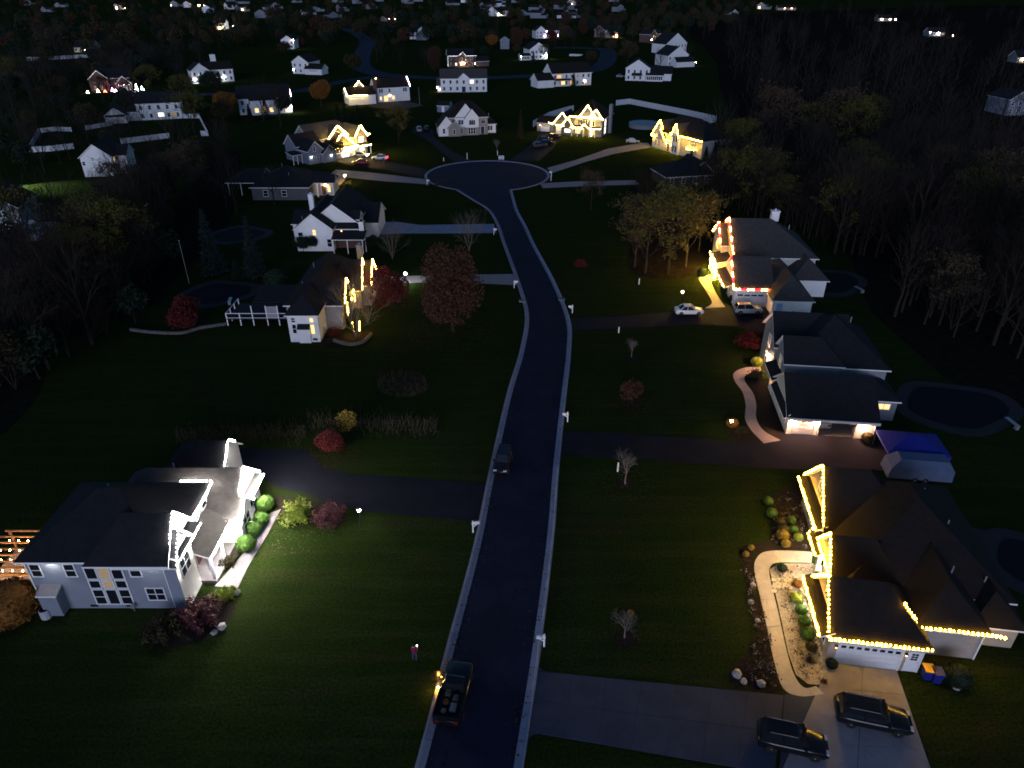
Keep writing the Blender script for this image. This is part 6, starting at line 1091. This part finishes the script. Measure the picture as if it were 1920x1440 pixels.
# ================================================================== trees that stand out
T_ = treepx
T_('rust', 850, 622, .98, 'large rust leaved tree on the lawn between the lamp and the road', 'autumn trees'); T_('red', 728, 572, 1.25, 'deep red tree beside the bright lamp post', 'autumn trees'); T_('red', 350, 616, 1.0, 'dark red spreading tree by the low stone wall on the left', 'autumn trees'); T_('redsmall', 1184, 757, 1.15, 'young red tree alone on the lawn right of the road', 'autumn trees'); T_('red', 622, 848, .62, 'crimson shrub tree above the dark drive', 'autumn trees'); T_('yellow', 650, 818, .9, 'small yellow leaved tree behind the crimson shrub tree', 'autumn trees')
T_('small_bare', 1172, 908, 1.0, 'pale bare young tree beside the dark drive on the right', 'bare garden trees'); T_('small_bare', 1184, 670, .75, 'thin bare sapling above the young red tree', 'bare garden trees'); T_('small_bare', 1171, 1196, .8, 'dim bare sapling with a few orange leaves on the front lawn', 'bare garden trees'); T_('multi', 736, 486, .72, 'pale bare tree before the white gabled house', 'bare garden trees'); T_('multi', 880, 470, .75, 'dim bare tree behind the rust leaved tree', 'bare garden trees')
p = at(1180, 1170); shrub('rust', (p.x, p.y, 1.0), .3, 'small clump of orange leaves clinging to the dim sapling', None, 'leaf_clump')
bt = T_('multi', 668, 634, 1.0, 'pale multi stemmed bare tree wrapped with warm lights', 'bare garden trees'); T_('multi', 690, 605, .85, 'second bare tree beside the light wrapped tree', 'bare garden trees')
b0 = at(672, 632)
strings('warm lights wound up the stems of the pale bare tree', [[(b0.x + dx, b0.y + .3, z0), (b0.x + dx * 1.6, b0.y + .5, z1)] for dx, z0, z1 in ((-.5, .6, 2.2), (.2, .8, 2.4))] + [[(-24.3, 96.6, 1.0), (-24.3, 96.6, 3.2)], [(-24.0, 100.4, 1.6), (-24.0, 100.4, 3.0)]], bulbg, .3, .055)
for i, (u, v, k, s, lb) in enumerate([(1210, 512, 'sparse0', .95, 'tall thin leaved tree left of a pair above the lit lawn'), (1252, 512, 'sparse1', 1.05, 'thin leaved tree right of a pair catching the porch light'), (1190, 500, 'sparse2', .8, 'dim tree behind the left of the pair'), (1285, 500, 'bare1', .8, 'bare tree behind the right of the pair'), (1310, 470, 'sparse1', .8, 'olive tree close to the glowing gables'), (1240, 455, 'bare2', .8, 'bare tree rising behind the pair'), (1270, 430, 'bare0', .8, 'bare tree farther behind the pair')]): T_(k, u, v, s, lb, 'trees above the lit lawn')
T_('orange', 604, 200, 1.05, 'big golden orange tree beside the brightly outlined garage', 'autumn trees'); T_('orange', 428, 222, 1.0, 'tall orange tree left of the long roofed white house', 'autumn trees'); T_('olive', 420, 235, .9, 'dull brown tree below the tall orange one', 'autumn trees'); T_('olive', 663, 140, 1.15, 'round grey green tree at the far street', 'autumn trees'); T_('olive', 535, 105, 1.0, 'round dim tree before the pale gable house', 'autumn trees'); T_('olive', 447, 90, 1.3, 'tall dim tree in the far centre left', 'autumn trees'); T_('rust', 815, 135, .9, 'dark red tree left of the brick house', 'autumn trees'); T_('orange', 922, 92, 1.0, 'rust tree left of the pale far gable', 'autumn trees'); T_('rust', 968, 92, 1.0, 'rust tree right of the pale far gable', 'autumn trees'); T_('red', 1036, 80, 1.7, 'dark red tree in front of the lilac lamps', 'autumn trees'); T_('rust', 1092, 68, 1.0, 'dim rust tree left of the far brick house', 'autumn trees')
T_('green', 880, 60, 1.2, 'round dark willow like tree in the far centre', 'autumn trees'); T_('bare2', 1076, 98, .9, 'pale bare tree by the covered boat', 'bare garden trees'); T_('sparse0', 748, 268, .75, 'thin brown tree between the two houses left of the circle', 'autumn trees'); T_('olive', 628, 300, .7, 'dark tree left of the lit apron of the tan house', 'autumn trees'); T_('small_bare', 932, 285, 1.0, 'small bare tree above the circle sign', 'bare garden trees'); T_('small_bare', 720, 312, .6, 'small twiggy sapling below the white car with red lamps', 'bare garden trees'); T_('redsmall', 820, 352, .55, 'small dark sapling at the left rim of the circle', 'autumn trees'); T_('sparse2', 1108, 395, .5, 'small reddish tree on the lawn right of the circle', 'autumn trees')
T_('column', 976, 262, 1.15, 'tall narrow column tree left of the dark grey house', 'evergreens'); 
for i, (u, v, k, s, lb) in enumerate([(480, 520, 'fir2', .85, 'blue spruce right of a pair on the left'), (403, 515, 'fir2', .95, 'blue spruce left of a pair on the left'), (445, 522, 'fir1', .5, 'small fir between the two blue spruces'), (648, 226, 'fir1', .8, 'small dark fir behind the tan house'), (672, 224, 'fir1', .7, 'second small dark fir behind the tan house'), (634, 222, 'fir1', .7, 'third small fir at the slope behind the tan house'), (1075, 166, 'fir1', .9, 'dark fir before the long white house'), (1180, 110, 'fir0', .9, 'dark fir at the right of the far street'), (790, 110, 'fir0', .9, 'dark fir below the tall stacked gable house'), (1000, 120, 'fir0', .8, 'dark fir hiding the floodlit gable house'), (1338, 302, 'fir1', .7, 'dark fir against the cream side wall'), (1322, 302, 'fir1', .55, 'smaller dark fir left of the one against the cream wall'), (1375, 312, 'fir0', .6, 'dark fir right of the cream side wall'), (500, 222, 'fir0', .9, 'dark fir before the arched orange window'), (470, 228, 'fir1', .8, 'dark fir left of the arched window'), (535, 215, 'green', .8, 'dark round tree at the lit corner of the long roofed house'), (590, 470, 'green', .35, 'dark bush at the white gable wall'), (570, 475, 'green', .4, 'second dark bush at the white gable wall'), (700, 470, 'green', .35, 'dark bush right of the porch')]): T_(k, u, v, s, lb, 'evergreens')
for i in range(3):
    T, K = branchtree(71 + i, 14, .46, 4, split=3, leader=11); proto('thin%d' % i, T, K, bark, [bark, bark])
dense('farolive', 81, 10, 4.6, lf_ol, 700, .55); dense('farrust', 82, 9, 4.4, lf_rust, 700, .55); dense('fardark', 83, 10, 4.2, lf_ev, 700, .55)
for i, (u, v, s, lb) in enumerate([(445, 405, .85, 'bare many stemmed tree before the ranch house'), (515, 385, .6, 'small bare tree at the ranch house corner'), (60, 640, 1.0, 'large dim bare tree at the left edge'), (30, 700, .8, 'forked bare tree low on the left edge'), (100, 590, .9, 'bare tree behind the large dim one')]): T_('bare%d' % (i % 4), u, v, s, lb, 'bare trees on the left')
# fallen leaves
fr3 = random.Random(12); lv = MB()
for (u, v, r_, n, k) in ((850, 622, 6.5, 900, 0), (728, 572, 4.5, 350, 1), (1184, 757, 2.6, 160, 1), (622, 848, 3, 200, 1), (350, 616, 4, 200, 1), (560, 985, 4, 150, 2), (604, 200, 7, 300, 2), (1230, 515, 9, 500, 2), (1172, 908, 3, 120, 2), (880, 470, 5, 200, 2), (736, 486, 4, 150, 2)):
    c = at(u, v)
    for _ in range(n):
        q = r_ * fr3.random() ** .6; a = fr3.random() * 6.28; x_, y_ = c.x + q * math.cos(a), c.y + q * math.sin(a); s_ = fr3.uniform(.06, .13); b_ = fr3.random() * 6.28; lv.k = k
        lv.add([(x_ + s_ * math.cos(b_ + i * 1.57) * (1 if i % 2 else .6), y_ + s_ * math.sin(b_ + i * 1.57) * (1 if i % 2 else .6), .03 + fr3.random() * .02) for i in range(4)], [(0, 1, 2, 3)])
for _ in range(900):      # drifted along the gutters
    side = fr3.choice([le, re_]); p = fr3.choice([q for q in side if 25 < q.y < 160]); x_, y_ = p.x + fr3.gauss(0, .35) + (.3 if side is le else -.3), p.y + fr3.uniform(-1.5, 1.5); s_ = fr3.uniform(.05, .1); b_ = fr3.random() * 6.28; lv.k = fr3.choice([0, 2])
    lv.add([(x_ + s_ * math.cos(b_ + i * 1.57), y_ + s_ * math.sin(b_ + i * 1.57), .06 + fr3.random() * .02) for i in range(4)], [(0, 1, 2, 3)])
o = struct(obj('fallen_leaves', lv, [lf_rust, lf_red, lf_tan]), 'stuff'); o['label'] = 'fallen autumn leaves under the trees and along the gutters'
# reeds and brush along the edge of the field above the dark drive
rd_ = random.Random(4); br = MB()
for _ in range(1500):
    t = rd_.random(); u = 330 + 490 * t; v = 818 - 10 * math.sin(t * 3) + rd_.gauss(0, 9) + (5 if t < .5 else -14); p = at(u, v); hh = rd_.uniform(.4, 1.5) * (1.2 if rd_.random() < .08 else .8); dx, dy = rd_.gauss(0, .25), rd_.gauss(0, .25)
    br.add([(p.x - .02, p.y, 0), (p.x + .02, p.y, 0), (p.x + dx, p.y + dy, hh)], [(0, 1, 2)])
    for q in range(3): br.add([(p.x + dx * .6, p.y + dy * .6, hh * .6), (p.x + dx * .6 + .02, p.y + dy * .6, hh * .6), (p.x + dx + rd_.gauss(0, .2), p.y + dy + rd_.gauss(0, .2), hh * rd_.uniform(.8, 1.1))], [(0, 1, 2)])
o = struct(obj('dry_reeds', br, mat('dry_stalks', (.035, .028, .018), .95, .35, 3)), 'stuff'); o['label'] = 'ragged dry reeds and brush along the edge of the dark field'
br = MB()
for _ in range(900):
    t = rd_.random() * 6.28; q = rd_.random() ** .5; p = at(755 + 48 * q * math.cos(t), 722 + 24 * q * math.sin(t)); hh = rd_.uniform(.3, .9); br.add([(p.x - .03, p.y, 0), (p.x + .03, p.y, 0), (p.x + rd_.gauss(0, .3), p.y + rd_.gauss(0, .3), hh)], [(0, 1, 2)])
o = struct(obj('rough_grass', br, MT['dry_stalks']), 'stuff'); o['label'] = 'patch of rough dry grass on the left lawn'
# ================================================================== woods
HOUSES = [o for o in C.objects if o.get('category') in ('house', 'shed', 'pool', 'deck') and not o.parent]
taken = [(o.location.x, o.location.y, 13) for o in HOUSES] + [(-36, 100, 10), (36, 75, 12), (42, 108, 14), (45, 116, 9)]
def free(x, y, m=0): return all((x - a) ** 2 + (y - b) ** 2 > (r + m) ** 2 for a, b, r in taken)
roadpts = [p for p in le + re_]
def scatter(n, inside, keys, smin, smax, gap, label, group, seed, mass=None):
    rd = random.Random(seed); c = 0; t = 0; own = []; acc = []
    while c < n and t < n * 60:
        t += 1; u, v = inside(rd); p = at(u, v)
        if not free(p.x, p.y) or any((p.x - a) ** 2 + (p.y - b) ** 2 < gap * gap for a, b in own): continue
        if any((p.x - q.x) ** 2 + (p.y - q.y) ** 2 < 36 for q in roadpts): continue
        own.append((p.x, p.y)); k = rd.choice(keys); c += 1
        if mass: acc.append((k, p, rd.uniform(smin, smax), rd.uniform(0, 6.28))); continue
        tree(k, p.x, p.y, rd.uniform(smin, smax), label, group, rz=rd.uniform(0, 6.28))
    if mass:      # a far wood that reads as one mass: one object
        m = MB(); mats = []
        for k, p, s, a in acc:
            for me in PROTO[k]:
                ms = list(me.materials); base = [mats.index(q) if q in mats else (mats.append(q) or len(mats) - 1) for q in ms]; ca, sa = math.cos(a) * s, math.sin(a) * s
                o0 = len(m.v); m.v += [(p.x + ca * q.co.x - sa * q.co.y, p.y + sa * q.co.x + ca * q.co.y, q.co.z * s) for q in me.vertices]
                for f in me.polygons: m.f.append([o0 + i for i in f.vertices]); m.m.append(base[f.material_index])
        o = struct(obj(mass, m, mats), 'stuff'); o['label'] = label
bare = ['bare0', 'bare1', 'bare2', 'bare3']
def quad(a, b, c, d):
    def f(rd):
        s, t = rd.random(), rd.random(); x0 = a[0] + (b[0] - a[0]) * s; x1 = d[0] + (c[0] - d[0]) * s; y0 = a[1] + (b[1] - a[1]) * s; y1 = d[1] + (c[1] - d[1]) * s
        return x0 + (x1 - x0) * t, y0 + (y1 - y0) * t
    return f
scatter(72, quad((1400, 240), (1930, 300), (1960, 700), (1640, 600)), bare + ['sparse0', 'sparse2'], .7, 1.15, 4.5, 'dim tree in the dark woods on the right', 'trees of the dark woods on the right', 1)
scatter(190, quad((1340, 30), (1930, 20), (1930, 300), (1400, 235)), ['thin0', 'thin1', 'thin2'], .8, 1.3, 5, 'far dark bare woods on the right', None, 2, 'far_woods')
scatter(26, quad((1330, 320), (1480, 330), (1620, 480), (1360, 400)), bare + ['sparse1', 'sparse0'], .65, 1.0, 4, 'tree in the thicket between the dark low house and the candy lit house', 'trees of the thicket', 3)
scatter(16, quad((1180, 372), (1340, 360), (1360, 405), (1200, 410)), ['multidark', 'multidark', 'bare1'], .5, .8, 3.5, 'thin tree of the grove below the dark low house', 'trees of the grove', 8)
scatter(36, quad((-30, 470), (330, 400), (330, 560), (-30, 760)), bare + ['sparse0', 'fir0', 'olive'], .6, 1.0, 4.5, 'dim tree in the dark thicket on the left', 'trees of the dark thicket on the left', 4)
scatter(24, quad((200, 330), (460, 290), (440, 400), (240, 420)), bare + ['green', 'fir0', 'sparse2'], .55, .9, 5, 'dim tree between the white gable wall and the ranch house', 'trees left of the ranch house', 5)
scatter(38, quad((0, 100), (330, 100), (560, 250), (20, 260)), bare + ['olive', 'sparse0', 'green'], .6, 1.05, 9, 'dim tree among the gardens of the far left', 'trees of the far left gardens', 6)
scatter(560, quad((0, 4), (1450, 4), (1330, 75), (0, 98)), ['farolive', 'thin0', 'farolive', 'fardark', 'thin1', 'farrust'], .8, 1.4, 10, 'dark mass of trees between the far rows of houses', None, 7, 'far_trees')
scatter(150, quad((0, 98), (420, 98), (240, 165), (0, 200)), ['thin0', 'thin1', 'thin2', 'fardark', 'farolive'], .6, 1.0, 6, 'dark trees crowding the gardens at the far left', None, 21, 'far_left_trees')
scatter(60, quad((0, 200), (240, 180), (330, 330), (0, 330)), ['multidark', 'bare0', 'bare1', 'fardark'], .45, .75, 5, 'dark bare trees about the fenced garden', None, 22, 'garden_thicket')
scatter(150, quad((1420, 250), (1930, 290), (1960, 690), (1650, 590)), ['thin0', 'thin1', 'thin2', 'multidark'], .6, 1.05, 2.5, 'close dark undergrowth and bare trees filling the woods on the right', None, 31, 'wood_thicket')
scatter(60, quad((1340, 320), (1490, 330), (1630, 490), (1380, 400)), ['thin0', 'thin1', 'multidark'], .5, .9, 2.5, 'close bare trees behind the candy lit house', None, 32, 'wood_thicket')
scatter(90, quad((-30, 460), (330, 395), (330, 560), (-30, 780)), ['thin0', 'thin1', 'multidark', 'fardark'], .5, .9, 2.5, 'close bare trees of the thicket on the left', None, 33, 'wood_thicket')
scatter(24, quad((760, 85), (1250, 85), (1330, 140), (600, 120)), ['bare0', 'olive', 'sparse2', 'green'], .6, .95, 10, 'dim tree along the far street', 'trees along the far street', 9)

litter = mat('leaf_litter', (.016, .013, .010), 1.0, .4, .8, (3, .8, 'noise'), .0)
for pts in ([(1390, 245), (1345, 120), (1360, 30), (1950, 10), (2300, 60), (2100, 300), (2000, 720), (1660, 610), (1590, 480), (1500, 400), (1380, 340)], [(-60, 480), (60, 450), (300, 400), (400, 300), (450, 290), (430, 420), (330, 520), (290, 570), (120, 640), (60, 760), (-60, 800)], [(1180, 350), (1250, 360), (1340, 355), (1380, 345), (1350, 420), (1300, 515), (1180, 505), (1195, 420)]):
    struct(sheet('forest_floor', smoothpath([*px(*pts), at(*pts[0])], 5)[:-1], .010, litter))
